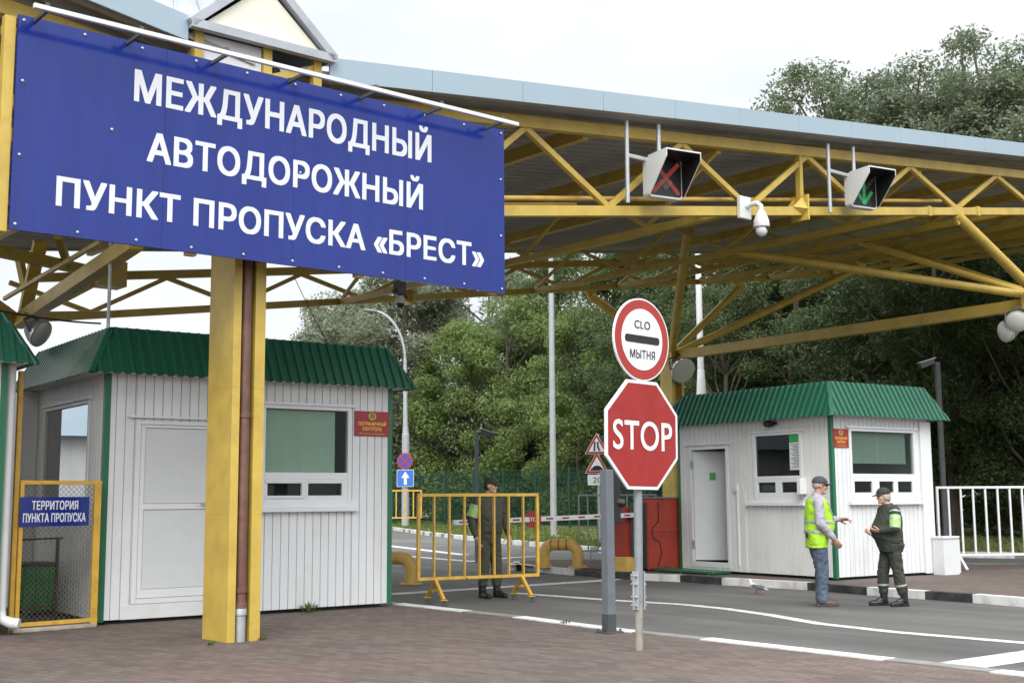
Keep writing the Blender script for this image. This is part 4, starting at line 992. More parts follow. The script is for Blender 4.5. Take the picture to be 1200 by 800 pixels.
# wheeled yellow barrier in front of the guard
wa, wb_ = G(509, 708.5, ROAD), G(613, 703.5, ROAD); wd = wb_-wa; wr = math.atan2(wd.y, wd.x); wc = (wa+wb_)/2
bar = thing('wheeled_barrier', 'yellow tubular steel barrier panel on castor legs in front of the guard', 'barrier', wc, wr)
hl = 0.985; zt_, zb_ = 1.56, 0.37
g = MB(); g.bar((-hl, 0, zt_), (hl, 0, zt_), 0.045, 0.045); g.bar((-hl, 0, zb_), (hl, 0, zb_), 0.045, 0.045)
for x in (-hl+0.02, hl-0.02): g.bar((x, 0, zb_+0.02), (x, 0, zt_-0.02), 0.046, 0.05)
g.build('frame', 'yellow_bar', bar, bevel=0.005)
for k in range(7):
    x = -hl+0.02+(2*hl-0.04)*(k+1)/8
    g = MB(); g.bar((x, 0, zb_+0.022), (x, 0, zt_-0.022), 0.022, 0.058) ; g.build('slat', 'yellow_bar', bar, bevel=0.003)
for x in (-0.70, 0.70):
    g = MB(); g.bar((x, 0, zb_-0.02), (x, -0.30, 0.09), 0.045, 0.05); g.bar((x, 0, zb_-0.02), (x, 0.30, 0.09), 0.045, 0.05); g.bar((x, -0.19, 0.20), (x, 0.19, 0.20), 0.03, 0.03)
    for s_ in (-1, 1): g.box((x-0.05, s_*0.30-0.04, 0.080), (x+0.05, s_*0.30+0.04, 0.092))
    lg = g.build('leg', 'yellow_bar', bar, bevel=0.004)
    for s_ in (-1, 1):
        g = MB(); g.lathe([(0.034, -0.014), (0.038, 0), (0.034, 0.014)], (x+0.02, s_*0.30, 0.038), (0.3, 1, 0), 16); g.box((x-0.018, s_*0.30-0.018, 0.05), (x+0.03, s_*0.30-0.012, 0.082)); g.build('castor', 'dark_grey', lg)
g = MB(); g.tube([(-0.22, -0.02, zb_), (-0.20, -0.05, zb_-0.08), (-0.10, -0.05, zb_-0.10), (-0.02, -0.03, zb_-0.03)], 0.010, 6); g.build('chain', 'dark_grey', bar)

# white railings
def railing(name, loc, rotz, L, n, h, zb_, label, m_='white_metal', t=0.045, feet=True, group=None):
    r = thing(name, label, 'railing', loc, rotz, group)
    g = MB(); g.bar((0, 0, h), (L, 0, h), t, t); g.bar((0, 0, zb_), (L, 0, zb_), t, t)
    for x in (t/2, L-t/2): g.bar((x, 0, zb_+t/2), (x, 0, h-t/2), t, t+0.004)
    g.build('frame', m_, r, bevel=0.004)
    for k in range(n):
        x = L*(k+1)/(n+1); g = MB(); g.bar((x, 0, zb_+t/2), (x, 0, h-t/2), t*0.8, t*0.6); g.build('slat', m_, r)
    if feet:
        for x in (L*0.16, L*0.84):
            g = MB(); g.bar((x, 0, zb_), (x, -0.30, 0.02), t, t*0.8); g.bar((x, 0, zb_), (x, 0.30, 0.02), t, t*0.8); g.bar((x, -0.19, 0.14), (x, 0.19, 0.14), 0.03, 0.03); g.build('leg', m_, r)
    return r
railing('steel_railing', G(1101, 668, ISL)-Vector((0, 0, 0)), R(8), 2.5, 9, 1.55, 0.28, 'white tubular railing with splayed feet on paving right of the island kiosk')
railing('steel_railing', G(678, 658, ISL), R(-2), 1.75, 7, 1.46, 0.24, 'pale grey railing standing behind the square grey post', 'lamp_grey', 0.04)
railing('steel_railing', D(454, 618, 58), R(10), 1.6, 3, 1.7, 0.45, 'small yellow railing on the far grass beside the lamp post', 'yellow_bar', 0.07, False)

# bent pipe bollards
def hoop(loc, rotz, L, h, r, label, bands):
    g = MB(); pts = [(0, 0, 0)]
    for k in range(9):
        t = R(90*k/8); pts.append((0.2-0.2*math.cos(t), 0, h-0.2+0.2*math.sin(t)))
    for k in range(9):
        t = R(90*k/8); pts.append((L-0.2+0.2*math.sin(t), 0, h-0.2+0.2*math.cos(t)))
    pts.append((L, 0, 0)); th = thing('pipe_guard', label, 'guard rail', loc, rotz, 'bent yellow pipe guards')
    g.tube(pts, r, 20); hp = g.build('pipe', 'yellow_pipe', th, smooth=True)
    for x in bands:
        g = MB(); g.lathe([(r+0.001, -0.012), (r+0.004, -0.010), (r+0.004, 0.010), (r+0.001, 0.012)], (x, 0, h), (1, 0, 0), 20); g.build('red_band', 'red_rim', hp, smooth=True)
    for x in (0, L):
        g = MB(); g.lathe([(0.21, 0), (0.21, 0.015)], (x, 0, 0), n=20)
        for k in range(4): g.lathe([(0.016, 0), (0.016, 0.05)], (x+0.18*math.cos(R(45+90*k)), 0.18*math.sin(R(45+90*k)), 0.01), n=6)
        g.build('base_flange', 'yellow_pipe', hp)
    return th
ha, hb = G(647, 667, ISL), G(676, 667, ISL); hd = hb-ha
hoop(G(637.5, 664.5, ISL), R(-12), 0.70, 0.46, 0.115, 'bent yellow pipe guard with red bands on the far kerb island tip', (0.16, 0.32, 0.48))
hoop(G(481, 684, ISL*0+ROAD)-Vector((1.05, -0.30, 0)), R(-16), 1.10, 0.46, 0.115, 'bent yellow pipe guard half hidden behind the near white kiosk', (0.72, ))

# gate of wire mesh with its notice, bin and rack behind
ga, gb = G(16, 741), G(113, 733.5); gd = gb-ga; gr = math.atan2(gd.y, gd.x); GL = gd.length; GH = 1.66
gate = thing('mesh_gate', 'orange framed chain link gate closing the gap between two kiosks', 'gate', ga, gr)
g = MB(); t = 0.045
g.bar((0, 0, GH), (GL, 0, GH), t, t); g.bar((0.0, 0, 0.08), (GL, 0, 0.08), t, t)
g.bar((t/2, 0, 0.10), (t/2, 0, GH-0.02), t, t+0.003); g.bar((GL-t, 0, 0.0), (GL-t, 0, GH-0.02), t*1.8, t+0.003)
g.build('frame', 'yellow_bar', gate, bevel=0.004)
g = MB(); x0, x1, z0, z1 = 0.045, GL-0.09, 0.10, GH-0.02; stp = 0.062
k = -int((z1-z0)/stp)-1
while x0+k*stp < x1:
    for s_ in (1, -1):
        xa = x0+k*stp; pts = []
        p, q = (xa, z0), (xa+(z1-z0), z1)
        a0_ = max(0, (x0-p[0])/(q[0]-p[0])); a1_ = min(1, (x1-p[0])/(q[0]-p[0]))
        if a1_ > a0_:
            P_, Q_ = (p[0]+(q[0]-p[0])*a0_, z0+(z1-z0)*a0_), (p[0]+(q[0]-p[0])*a1_, z0+(z1-z0)*a1_)
            if s_ < 0: P_, Q_ = (P_[0], z0+z1-P_[1]), (Q_[0], z0+z1-Q_[1])
            g.bar((P_[0], 0.003*s_, P_[1]), (Q_[0], 0.003*s_, Q_[1]), 0.0034, 0.0034, (0, 1, 0))
    k += 1
g.build('wire_mesh', 'wire', gate)
g = MB(); g.bar((-0.035, 0.02, 0.0), (-0.035, 0.02, 2.92), 0.05, 0.05); g.build('gate_post', 'yellow_bar', gate)
g = MB(); g.slab([(-0.05, -0.10), (GL-0.05, -0.10), (GL-0.05, 0.10), (-0.05, 0.10)], 0.0, 0.045); o = g.build('sill', 'mortar', gate, bevel=0.01)
nb = thing('territory_notice', 'blue notice board with white two line Cyrillic lettering wired to the mesh gate', 'sign', ga, gr)
nx0, nx1, nz0, nz1 = -0.01, 0.80, 1.165, 1.495
g = MB(); g.box((nx0, -0.045, nz0), (nx1, -0.030, nz1)); g.build('board', 'blue_sign', nb, bevel=0.002)
text('ТЕРРИТОРИЯ', 0.54, 0.105, 'white_letter', nb, 'lettering', (nx0+nx1)/2, nz0+0.185, -0.048, bold=0.03, thick=0.002, align='C')
text('ПУНКТА ПРОПУСКА', 0.73, 0.105, 'white_letter', nb, 'lettering', (nx0+nx1)/2, nz0+0.045, -0.047, bold=0.03, thick=0.002, align='C')
bp_ = G(42, 719)
bn_ = thing('wheeled_bin', 'green plastic refuse bin standing behind the mesh gate', 'bin', bp_, R(20))
g = MB(); q0 = [(-0.22, -0.24), (0.22, -0.24), (0.22, 0.24), (-0.22, 0.24)]
vs = [(x*0.88, y*0.88, 0.06) for x, y in q0]+[(x, y, 0.62) for x, y in q0]; g.add(vs, [(0,3,2,1), (4,5,6,7), (0,1,5,4), (1,2,6,5), (2,3,7,6), (3,0,4,7)])
for x in (-0.15, 0, 0.15): g.box((x-0.012, -0.245, 0.15), (x+0.012, -0.222, 0.60))
g.build('body', 'bin_green', bn_, bevel=0.02)
g = MB(); g.box((-0.245, -0.265, 0.625), (0.245, 0.27, 0.665)); g.box((-0.2, 0.24, 0.60), (0.2, 0.29, 0.64)); g.build('lid', 'dark_grey', bn_, bevel=0.015)
for s_ in (-1, 1):
    g = MB(); g.lathe([(0.07, -0.02), (0.08, 0), (0.07, 0.02)], (s_*0.19, 0.20, 0.08), (1, 0, 0), 16); g.build('wheel', 'black', bn_)
rk = G(16, 735); rke = G(64, 728)
g = MB(); d_ = rke-rk; L_ = d_.length
g.bar((0, 0, 0), (0, 0, 1.0), 0.03, 0.03); g.bar((L_, 0, 0), (L_, 0, 1.0), 0.03, 0.03); g.bar((-0.02, 0, 1.0), (L_+0.08, 0, 1.0), 0.022, 0.022); g.bar((0, 0, 0.2), (L_, 0, 0.2), 0.02, 0.02)
o = g.build('bin_rack', 'rust', None, loc=rk, rotz=math.atan2(d_.y, d_.x)); tag(o, 'thin rusty iron rack around the green bin behind the gate', 'rack')

# red plaques on the kiosks
def plaque(f_root, face, a0, a1, z0, z1, label):
    loc, rz = f_root.location, f_root.rotation_euler.z
    p = thing('border_plaque', label, 'plaque', loc, rz, 'red plaques of the kiosks'); y0 = -0.036
    g = MB(); g.box((a0, y0, z0), (a1, -0.022, z1)); bd = g.build('board', 'red_plaque', p, bevel=0.002)
    w_, h_ = a1-a0, z1-z0; cx_ = (a0+a1)/2
    text('ПОГРАНИЧНЫЙ', w_*0.80, h_*0.155, 'gold', p, 'lettering', cx_, z0+h_*0.42, y0-0.002, bold=0.03, thick=0.002, align='C')
    text('КОНТРОЛЬ', w_*0.55, h_*0.155, 'gold', p, 'lettering', cx_, z0+h_*0.22, y0-0.002, bold=0.03, thick=0.002, align='C')
    text('Республика Беларусь', w_*0.72, h_*0.075, 'gold', p, 'lettering', cx_, z0+h_*0.07, y0-0.002, bold=0.0, thick=0.002, align='C')
    g = MB(); cz = z0+h_*0.80; r = h_*0.13
    for k in range(22):                                           # wreath emblem
        t = R(-60+300*k/21-0)+R(90)+R(30+60-90); x, z = cx_+r*1.15*math.sin(R(30+300*k/21)), cz-r*-1*math.cos(R(30+300*k/21))
        g.ell((x, y0-0.003, z), (r*0.20, 0.003, r*0.20), nu=8, nv=4)
    g.plate([(cx_+r*0.25*(1 if k % 2 == 0 else 0.42)*math.sin(2*math.pi*k/10), cz+r*1.15+r*0.25*(1 if k % 2 == 0 else 0.42)*math.cos(2*math.pi*k/10)) for k in range(9, -1, -1)], y0-0.004, y0-0.001)
    em = g.build('emblem', 'gold', p)
    g = MB(); g.plate(disc(r*0.62, 20, cx_, cz), y0-0.003, y0-0.001); g.build('emblem_field', 'notice_green', em)
    return p
plaque(k1, None, 3.36, 3.90, 2.30, 2.64, 'red plaque with gold lettering on the near kiosk right of its window')
plaque(k2, None, 0.02, 0.40, 2.22, 2.54, 'red plaque with gold lettering on the island kiosk left of its blinds window')

# ------------------------------------------------------------------ lamp posts, poles, small signs, cameras
LP = G(475, 618, 0.06)
lp = thing('street_lamp', 'tall grey lamp post with curved arm on the far verge', 'street lamp', LP, 0)
s63 = LP.y/FPX
g = MB(); g.tube([(0, 0, 0), (0, 0, 4.6), (0, 0, 4.62)], [0.19, 0.19, 0.17], 16); g.tube([(0, 0, 4.6), (-0.02, 0, 5.2), (-0.05, 0, 8.4)], [0.17, 0.12, 0.085], 14)
arc = [(-0.05, 0, 8.3)]+[(-0.05-1.75*(1-math.cos(R(a))), 0, 8.3+2.55*math.sin(R(a))) for a in range(8, 84, 8)]
g.tube(arc, 0.065, 12); g.build('pole', 'lamp_grey', lp, smooth=True)
e_ = Vector(arc[-1]); g = MB(); g.ell(e_+Vector((-0.30, 0, 0.03)), (0.42, 0.14, 0.09), Matrix.Rotation(R(8), 3, 'Y')); g.build('lamp_head', 'post_grey', lp, smooth=True)
def sign_on(loc, rz, label, name, layers, cat='sign'):
    t = thing(name, label, cat, loc, rz); r = plate_sign(layers, t); return t, r
q = D(474.5, 540, LP.y-0.25)
t, r = sign_on(q, R(0), 'round blue sign with red cross and red ring on the far lamp post', 'no_stopping_sign', [('plate', disc(0.40, 36), 'red_rim'), ('blue_field', disc(0.335, 36), 'sign_navy')])
g = MB(); g.bar((-0.235, -0.008, -0.235), (0.235, -0.008, 0.235), 0.075, 0.003, (0, 1, 0)); g.bar((-0.235, -0.011, 0.235), (0.235, -0.011, -0.235), 0.075, 0.003, (0, 1, 0)); g.build('red_cross', 'red_rim', r)
q = D(475, 560, LP.y-0.25)
t, r = sign_on(q, R(0), 'square blue sign with white upward arrow on the far lamp post', 'ahead_only_sign', [('plate', rrect(-0.42, -0.42, 0.42, 0.42, 0.05), 'sign_white'), ('blue_field', rrect(-0.40, -0.40, 0.40, 0.40, 0.045), 'sign_blue')])
g = MB(); g.plate([(-0.07, -0.32), (0.07, -0.32), (0.07, 0.02), (0.20, 0.02), (0, 0.33), (-0.20, 0.02), (-0.07, 0.02)], -0.009, -0.006); g.build('arrow', 'sign_white', r)
def mast(loc, h, r0, r1, label, name='light_mast', m_='lamp_grey', flare=0):
    t = thing(name, label, 'mast', loc, 0); g = MB(); pts = [(0, 0, 0), (0, 0, h)]; rr = [r0, r1]
    if flare: pts = [(0, 0, 0), (0, 0, flare), (0, 0, h)]; rr = [r0*1.6, r0, r1]
    g.tube(pts, rr, 16); g.build('pole', m_, t, smooth=True)
    g = MB(); g.box((-0.22, -0.22, 0.0), (0.22, 0.22, 0.03)); g.build('base_plate', 'galv', t)
    return t
mast(G(649, 628, 0.06), 13.5, 0.125, 0.09, 'tall plain grey mast on the grass behind the boom barrier')
mast(Vector((D(822, 460, 40).x, 40, 0.06)), 11.0, 0.115, 0.095, 'tall white mast with flared foot behind the island kiosk', 'light_mast', 'white_metal')
g = MB(); q = D(822, 461, 40); g.lathe([(0.17, -1.5), (0.16, 0), (0.115, 0.75), (0.10, 0.80)], (0, 0, 0), n=16)
o = g.build('flared_collar', 'white_metal', [x for x in bpy.data.objects if x.get('label', '').startswith('tall white mast')][0], smooth=True); o.location = (0, 0, q.z-0.06)
def cctv(loc, h, sq, label, m_, look, az=0):
    t = thing('camera_post', label, 'camera post', loc, az, 'camera posts'); g = MB(); g.box((-sq/2, -sq/2, 0), (sq/2, sq/2, h)); g.box((-sq, -sq, 0), (sq, sq, 0.02)); g.build('post', m_, t, bevel=0.004)
    g = MB(); g.bar((0, 0, h-0.06), (look*0.22, -0.03, h-0.01), 0.04, 0.04); g.bar((look*0.10, -0.04, h+0.02), (look*0.42, -0.09, h-0.10), 0.11, 0.12); g.build('camera', 'dark_grey', t, bevel=0.008)
    g = MB(); g.bar((look*0.06, -0.035, h+0.095), (look*0.46, -0.085, h-0.03), 0.15, 0.015); g.build('sun_shield', 'white_metal', t); return t
cctv(Vector((D(559, 650, 30).x, 30, ROAD)), D(559, 506, 30).z-ROAD, 0.10, 'grey post with small camera behind the guard', 'post_grey', 1)
cctv(Vector((D(1109, 640, 28).x, 28, ISL)), D(1100, 424, 28).z-ISL, 0.10, 'dark grey camera post right of the island kiosk', 'dark_grey', -1)

WP = Vector((D(703, 640, 38).x, 38, 0.06))
ws = thing('warning_sign_post', 'thin post with two triangular warning plates and a speed plate beyond the railing', 'sign post', WP, 0)
g = MB(); g.tube([(0, 0.04, 0), (0, 0.04, D(700, 508, 38).z-0.06)], 0.04, 12); g.build('pole', 'galv', ws, smooth=True)
def tri(sz, cz): return [(-sz/2, cz-sz*0.289), (sz/2, cz-sz*0.289), (0, cz+sz*0.577)]
cx_ = D(700, 560, 37.9).x-WP.x
def tri_layers(cz, sz=0.74):
    return [('plate', [(x+cx_, z) for x, z in tri(sz, cz)], 'sign_white'), ('red_border', [(x+cx_, z) for x, z in tri(sz*0.95, cz)], 'red_rim'), ('white_field', [(x+cx_, z) for x, z in tri(sz*0.68, cz)], 'sign_white')]
z1_ = D(700, 523.5, 38).z-0.06; z2_ = D(700, 546, 38).z-0.06; z3_ = D(700, 562, 38).z-0.06
r = plate_sign(tri_layers(z1_), ws, -0.02)
g = MB(); g.plate([(cx_-0.10, z1_-0.12), (cx_-0.05, z1_-0.12), (cx_-0.03, z1_+0.16), (cx_-0.08, z1_+0.16)], -0.033, -0.030); g.plate([(cx_+0.06, z1_-0.12), (cx_+0.11, z1_-0.12), (cx_+0.06, z1_+0.02), (cx_+0.06, z1_+0.16), (cx_+0.01, z1_+0.16), (cx_+0.01, z1_)], -0.033, -0.030); g.build('narrow_road_symbol', 'black', r)
r = plate_sign(tri_layers(z2_), ws, -0.02)
g = MB(); g.plate([(cx_-0.20, z2_-0.13), (cx_+0.20, z2_-0.13), (cx_+0.20, z2_-0.09)]+[(cx_+0.15*math.cos(R(a)), z2_-0.09+0.11*math.sin(R(a))) for a in range(20, 161, 14)]+[(cx_-0.20, z2_-0.09)], -0.033, -0.030); g.build('bump_symbol', 'black', r)
r = plate_sign([('plate', rrect(cx_-0.29, z3_-0.16, cx_+0.29, z3_+0.16, 0.03), 'sign_white')], ws, -0.02)
text('20', 0.26, 0.18, 'black', r, 'lettering', cx_, z3_-0.09, -0.023, bold=-0.004, thick=0.002, align='C')

# cameras and lane signals on the canopy
def W2(p): return CO+Matrix.Rotation(CROT, 3, 'Z')@Vector(p)
pu = 8.35
dm = thing('dome_camera', 'white dome camera on a wall arm fixed to the front canopy truss', 'camera', W2((pu, -0.07, zb(pu)+0.02)), CROT)
g = MB(); g.box((-0.15, -0.07, -0.16), (0.11, 0.0, 0.19)); g.build('mount_box', 'white_metal', dm, bevel=0.012)
g = MB(); g.tube([(0.0, -0.07, 0.03), (0.02, -0.16, 0.06), (0.04, -0.24, 0.06), (0.05, -0.30, 0.01), (0.05, -0.30, -0.08)], 0.038, 12); g.build('arm', 'white_metal', dm, smooth=True)
g = MB(); g.lathe([(0.045, 0.0), (0.075, -0.05), (0.115, -0.16), (0.125, -0.24), (0.118, -0.26)], (0.05, -0.30, -0.06), n=24); g.build('housing', 'white_metal', dm, smooth=True)
g = MB(); g.ell((0.05, -0.30, -0.36), (0.092, 0.092, 0.105)); g.build('dome', 'white_metal', dm, smooth=True)
g = MB(); g.lathe([(0.034, 0), (0.034, 0.02)], (0.075, -0.382, -0.34), (0.2, -1, 0.1), 14); g.build('lens', 'black', dm)
q = D(468, 343, 22.0)
ds = thing('dome_camera', 'small dark dome camera hanging below the canopy edge beside the blue board', 'camera', q, CROT)
g = MB(); g.box((-0.08, -0.08, -0.03), (0.10, 0.08, 0.20)); g.tube([(-0.14, 0, 0.0), (-0.05, 0.0, 0.08), (0.05, 0.02, -0.1), (0.16, 0, -0.05)], 0.035, 10); g.bar((0, 0, 0.2), (0, 0, 0.5), 0.05, 0.05); g.build('mount', 'dark_grey', ds, bevel=0.01)
g = MB(); g.lathe([(0.06, 0.0), (0.085, -0.05), (0.085, -0.13)], (0.02, 0, -0.06), n=18); g.build('housing', 'white_metal', ds, smooth=True)
g = MB(); g.ell((0.02, 0, -0.20), (0.07, 0.07, 0.075)); g.build('dome', 'black', ds, smooth=True)

def lane_signal(px, py, v, size, hang, sym, label, rz):
    """square lamp box with deep black hood, hung from the truss on grey pipes"""
    d = ray(px, py); n = Matrix.Rotation(CROT, 3, 'Z')@Vector((0, 1, 0)); o = Vector((0, 0, CAM_H))
    c = o+d*((CO+n*v-o).dot(n)/d.dot(n))
    t = thing('lane_signal', label, 'traffic signal', c, CROT, 'lane signals of the canopy'); h = size/2; B = Matrix.Rotation(rz, 3, 'Z')
    def sub(g, nm_, m_, par=t, **k):
        g.v = [tuple(B@Vector(p)) for p in g.v]; return g.build(nm_, m_, par, **k)
    g = MB(); g.plate(rrect(-h, -h, h, h, 0.06), -0.02, 0.12); bx = sub(g, 'housing', 'white_metal', bevel=0.006)
    g = MB()                                                            # side cheeks and top of the hood, cut back below
    dp = size*0.80
    for s_ in (-1, 1):
        g.cur = 0
        x0_, x1_ = (s_*h, s_*(h-0.010)) 
        xa, xb = sorted((x0_, x1_))
        poly = [(-0.02, -h+0.03), (-0.02, h-0.02), (-dp, h-0.02), (-dp, h*0.60), (-0.06, -h+0.03)]
        vs = [(xa, y, z) for y, z in poly]+[(xb, y, z) for y, z in poly]; m_ = len(poly)
        g.add(vs, [tuple(range(m_)), tuple(range(2*m_-1, m_-1, -1))]+[(i, i+m_, (i+1) % m_+m_, (i+1) % m_) for i in range(m_)])
    g.box((-h, -dp, h-0.02), (h, -0.02, h))
    sub(g, 'hood', 'white_metal', bx)
    g = MB()
    for s_ in (-1, 1):
        xa, xb = sorted((s_*(h-0.012), s_*(h-0.016)))
        poly = [(-0.025, -h+0.045), (-0.025, h-0.03), (-dp+0.004, h-0.03), (-dp+0.004, h*0.60), (-0.07, -h+0.045)]
        vs = [(xa, y, z) for y, z in poly]+[(xb, y, z) for y, z in poly]; m_ = len(poly)
        g.add(vs, [tuple(range(m_)), tuple(range(2*m_-1, m_-1, -1))]+[(i, i+m_, (i+1) % m_+m_, (i+1) % m_) for i in range(m_)])
    g.box((-h+0.02, -dp+0.004, h-0.028), (h-0.02, -0.025, h-0.024))
    sub(g, 'hood_lining', 'black', bx)
    g = MB(); g.plate(rrect(-h+0.03, -h+0.03, h-0.03, h-0.03, 0.045), -0.026, -0.0205); fc = sub(g, 'lamp_face', 'black', bx)
    def dots(nm_, m_, segs, par):
        g = MB()
        for (x0, z0, x1, z1) in segs:
            L = math.hypot(x1-x0, z1-z0); nn = int(L/(size*0.037)); px_, pz_ = -(z1-z0)/L, (x1-x0)/L
            for k in range(nn+1):
                for w_ in (-1, 0, 1):
                    x, z = x0+(x1-x0)*k/nn+px_*w_*size*0.036, z0+(z1-z0)*k/nn+pz_*w_*size*0.036
                    g.ell((x, -0.029, z), (size*0.0145, 0.006, size*0.0145), nu=6, nv=4)
        return sub(g, nm_, m_, par)
    a = h*0.74
    X = [(-a, -a, a, a), (-a, a, a, -a)]; A = [(0, a, 0, -a), (0, -a, -a*0.8, -a*0.05), (0, -a, a*0.8, -a*0.05)]
    if sym == 'X': dots('red_cross_lamps', 'red_led', X, fc); dots('unlit_arrow_lamps', 'led_off', [(0, a*0.2, 0, -a*0.7), (0, -a*0.7, -a*0.4, -a*0.2), (0, -a*0.7, a*0.4, -a*0.2)], fc)
    else: dots('green_arrow_lamps', 'green_led', A, fc); dots('unlit_cross_lamps', 'led_off', [(-a, a, -a*0.2, a*0.2), (a, a, a*0.2, a*0.2)], fc)
    u_, vv = uv_of(c).x, uv_of(c).y
    g = MB()
    for du, zlow in hang:
        uu = u_+du; zl_ = zlow
        g.tube([(du, 0.12, zl_), (du, 0.12, zt(uu)+0.08-c.z)], 0.030, 12)
    g.bar((hang[0][0], 0.12, 0.25), (hang[-1][0], 0.12, 0.25), 0.05, 0.05); g.bar((0, 0.10, 0.0), (0, 0.20, 0.0), 0.2, 0.2)
    g.build('hanger', 'galv', t)
    return t
lane_signal(779, 209, -0.42, 0.58, ((-0.62, -0.42), (0.02, -0.1)), 'X', 'white hooded lane signal showing a red cross under the canopy edge', R(-12))
lane_signal(1011, 224, -0.42, 0.58, ((-0.75, -0.45), (-0.05, -0.1)), 'A', 'white hooded lane signal showing a green arrow under the canopy edge', R(-12))

def floodlight(px, py, d, r, yaw, label, tilt=25):
    c = D(px, py, d); t = thing('floodlight', label, 'floodlight', c, yaw, 'floodlights of the checkpoint'); Rm = Matrix.Rotation(R(tilt), 3, 'X')
    ax = Rm@Vector((0, -1, 0))
    g = MB(); g.lathe([(r*0.35, -r*1.1), (r*0.55, -r*0.95), (r*0.9, -r*0.35), (r*0.98, 0.0)], (0, 0, 0), ax, 24); b_ = g.build('housing', 'post_grey', t, smooth=True)
    g = MB(); g.lathe([(r*0.98, 0.002), (r*1.03, 0.0), (r*1.03, 0.04), (r*0.96, 0.045)], (0, 0, 0), ax, 24); g.build('rim', 'chrome', b_, smooth=True)
    g = MB(); g.lathe([(r*0.95, 0.046), (r*0.7, 0.075), (r*0.3, 0.09), (0.001, 0.093)], (0, 0, 0), ax, 24); g.build('lamp_glass', 'lens', b_, smooth=True)
    g = MB(); g.tube([(-r*1.1, 0, 0), (-r*1.1, 0.1, r*0.9), (0, 0.12, r*1.25), (r*1.1, 0.1, r*0.9), (r*1.1, 0, 0)], 0.02, 8); g.bar((0, 0.12, r*1.25), (0.0, 0.25, r*1.5), 0.04, 0.04); g.build('bracket', 'dark_grey', t)
    return t
floodlight(800, 434, 33.0, 0.34, R(25), 'large round floodlight on the yellow column behind the stop sign')
floodlight(1192, 376, 24.0, 0.21, R(-35), 'front one of two round floodlights at the right picture edge')
floodlight(1180, 388, 24.3, 0.21, R(-70), 'rear one of two round floodlights at the right picture edge', 10)
floodlight(46, 390, 17.0, 0.19, R(75), 'round floodlight above the left kiosk roof against the sky', 28)

# cables
def cable(pts, r, label):
    g = MB(); g.tube(pts, r, 6); o = g.build('cable', 'black', None); tag(o, label, 'cable')
def sag(a, b, s, n=14): return [a.lerp(b, k/n)-Vector((0, 0, s*4*(k/n)*(1-k/n))) for k in range(n+1)]
cable(sag(D(-20, 360, 13.5), D(118, 379, 14.9), 0.03), 0.012, 'dark cable running between the roofs of the two left kiosks')
cable(sag(D(345, 325, 19), D(384, 402, 17.2), 0.02), 0.006, 'thin dark wire dropping from canopy to the near kiosk roof')

# ------------------------------------------------------------------ people (built facing +x, left side +y, metres)
def limb(g, pts, rs, n=14):
    pts = [Vector(p) for p in pts]
    for i, p in enumerate(pts): g.ell(p, (rs[i],)*3, nu=n, nv=10)
    for i in range(len(pts)-1): g.tube([pts[i], pts[i+1]], [rs[i], rs[i+1]], n)
def loft(g, rings, n=24, p=2.4):
    """rings: (centre, half depth x, half width y[, tilt about y])"""
    vs, fs = [], []
    for rg in rings:
        c, a, b = Vector(rg[0]), rg[1], rg[2]; tl = rg[3] if len(rg) > 3 else 0
        for k in range(n):
            t = 2*math.pi*k/n; ct, st = math.cos(t), math.sin(t)
            x = a*math.copysign(abs(ct)**(2/p), ct); y = b*math.copysign(abs(st)**(2/p), st)
            vs.append(c+Vector((x*math.cos(tl), y, -x*math.sin(tl))))
    for i in range(len(rings)-1):
        for k in range(n):
            a0 = i*n+k; a1 = i*n+(k+1) % n; fs.append((a0, a1, a1+n, a0+n))
    fs.append(tuple(range(n-1, -1, -1))); fs.append(tuple((len(rings)-1)*n+k for k in range(n)))
    g.add(vs, fs)
def skin_mesh(g, name, m_, voxel=0.008, smooth=3, wrinkle=0.0, wfreq=9, cut=None):
    """one continuous surface out of overlapping closed shapes"""
    me = g.mesh('tmp', m_); o = bpy.data.objects.new('tmp', me); C.objects.link(o)
    r = o.modifiers.new('r', 'REMESH'); r.mode = 'VOXEL'; r.voxel_size = voxel; r.use_smooth_shade = True
    if smooth: s = o.modifiers.new('s', 'SMOOTH'); s.factor = 0.5; s.iterations = smooth
    dg = bpy.context.evaluated_depsgraph_get(); me2 = bpy.data.meshes.new_from_object(o.evaluated_get(dg)); bpy.data.objects.remove(o)
    if wrinkle:
        n = len(me2.vertices); co = np.zeros(n*3); me2.vertices.foreach_get('co', co); co = co.reshape(-1, 3)
        no = np.zeros(n*3); me2.vertices.foreach_get('normal', no); no = no.reshape(-1, 3)
        for i in range(n):
            v = Vector(co[i]); d = noise.noise(Vector((v.x*wfreq, v.y*wfreq, v.z*wfreq*0.55+2.0*noise.noise(v*4))))+0.5*noise.noise(v*wfreq*2.3)
            d = -abs(d)+0.25
            co[i] += no[i]*wrinkle*d
        me2.vertices.foreach_set('co', co.ravel()); me2.update()
    me2.name = name; me2.materials.clear(); me2.materials.append(M[m_]); me2.polygons.foreach_set('use_smooth', [True]*len(me2.polygons))
    return me2
def place(me, name, parent=None):
    o = bpy.data.objects.new(name, me); C.objects.link(o)
    if parent: o.parent = parent
    return o
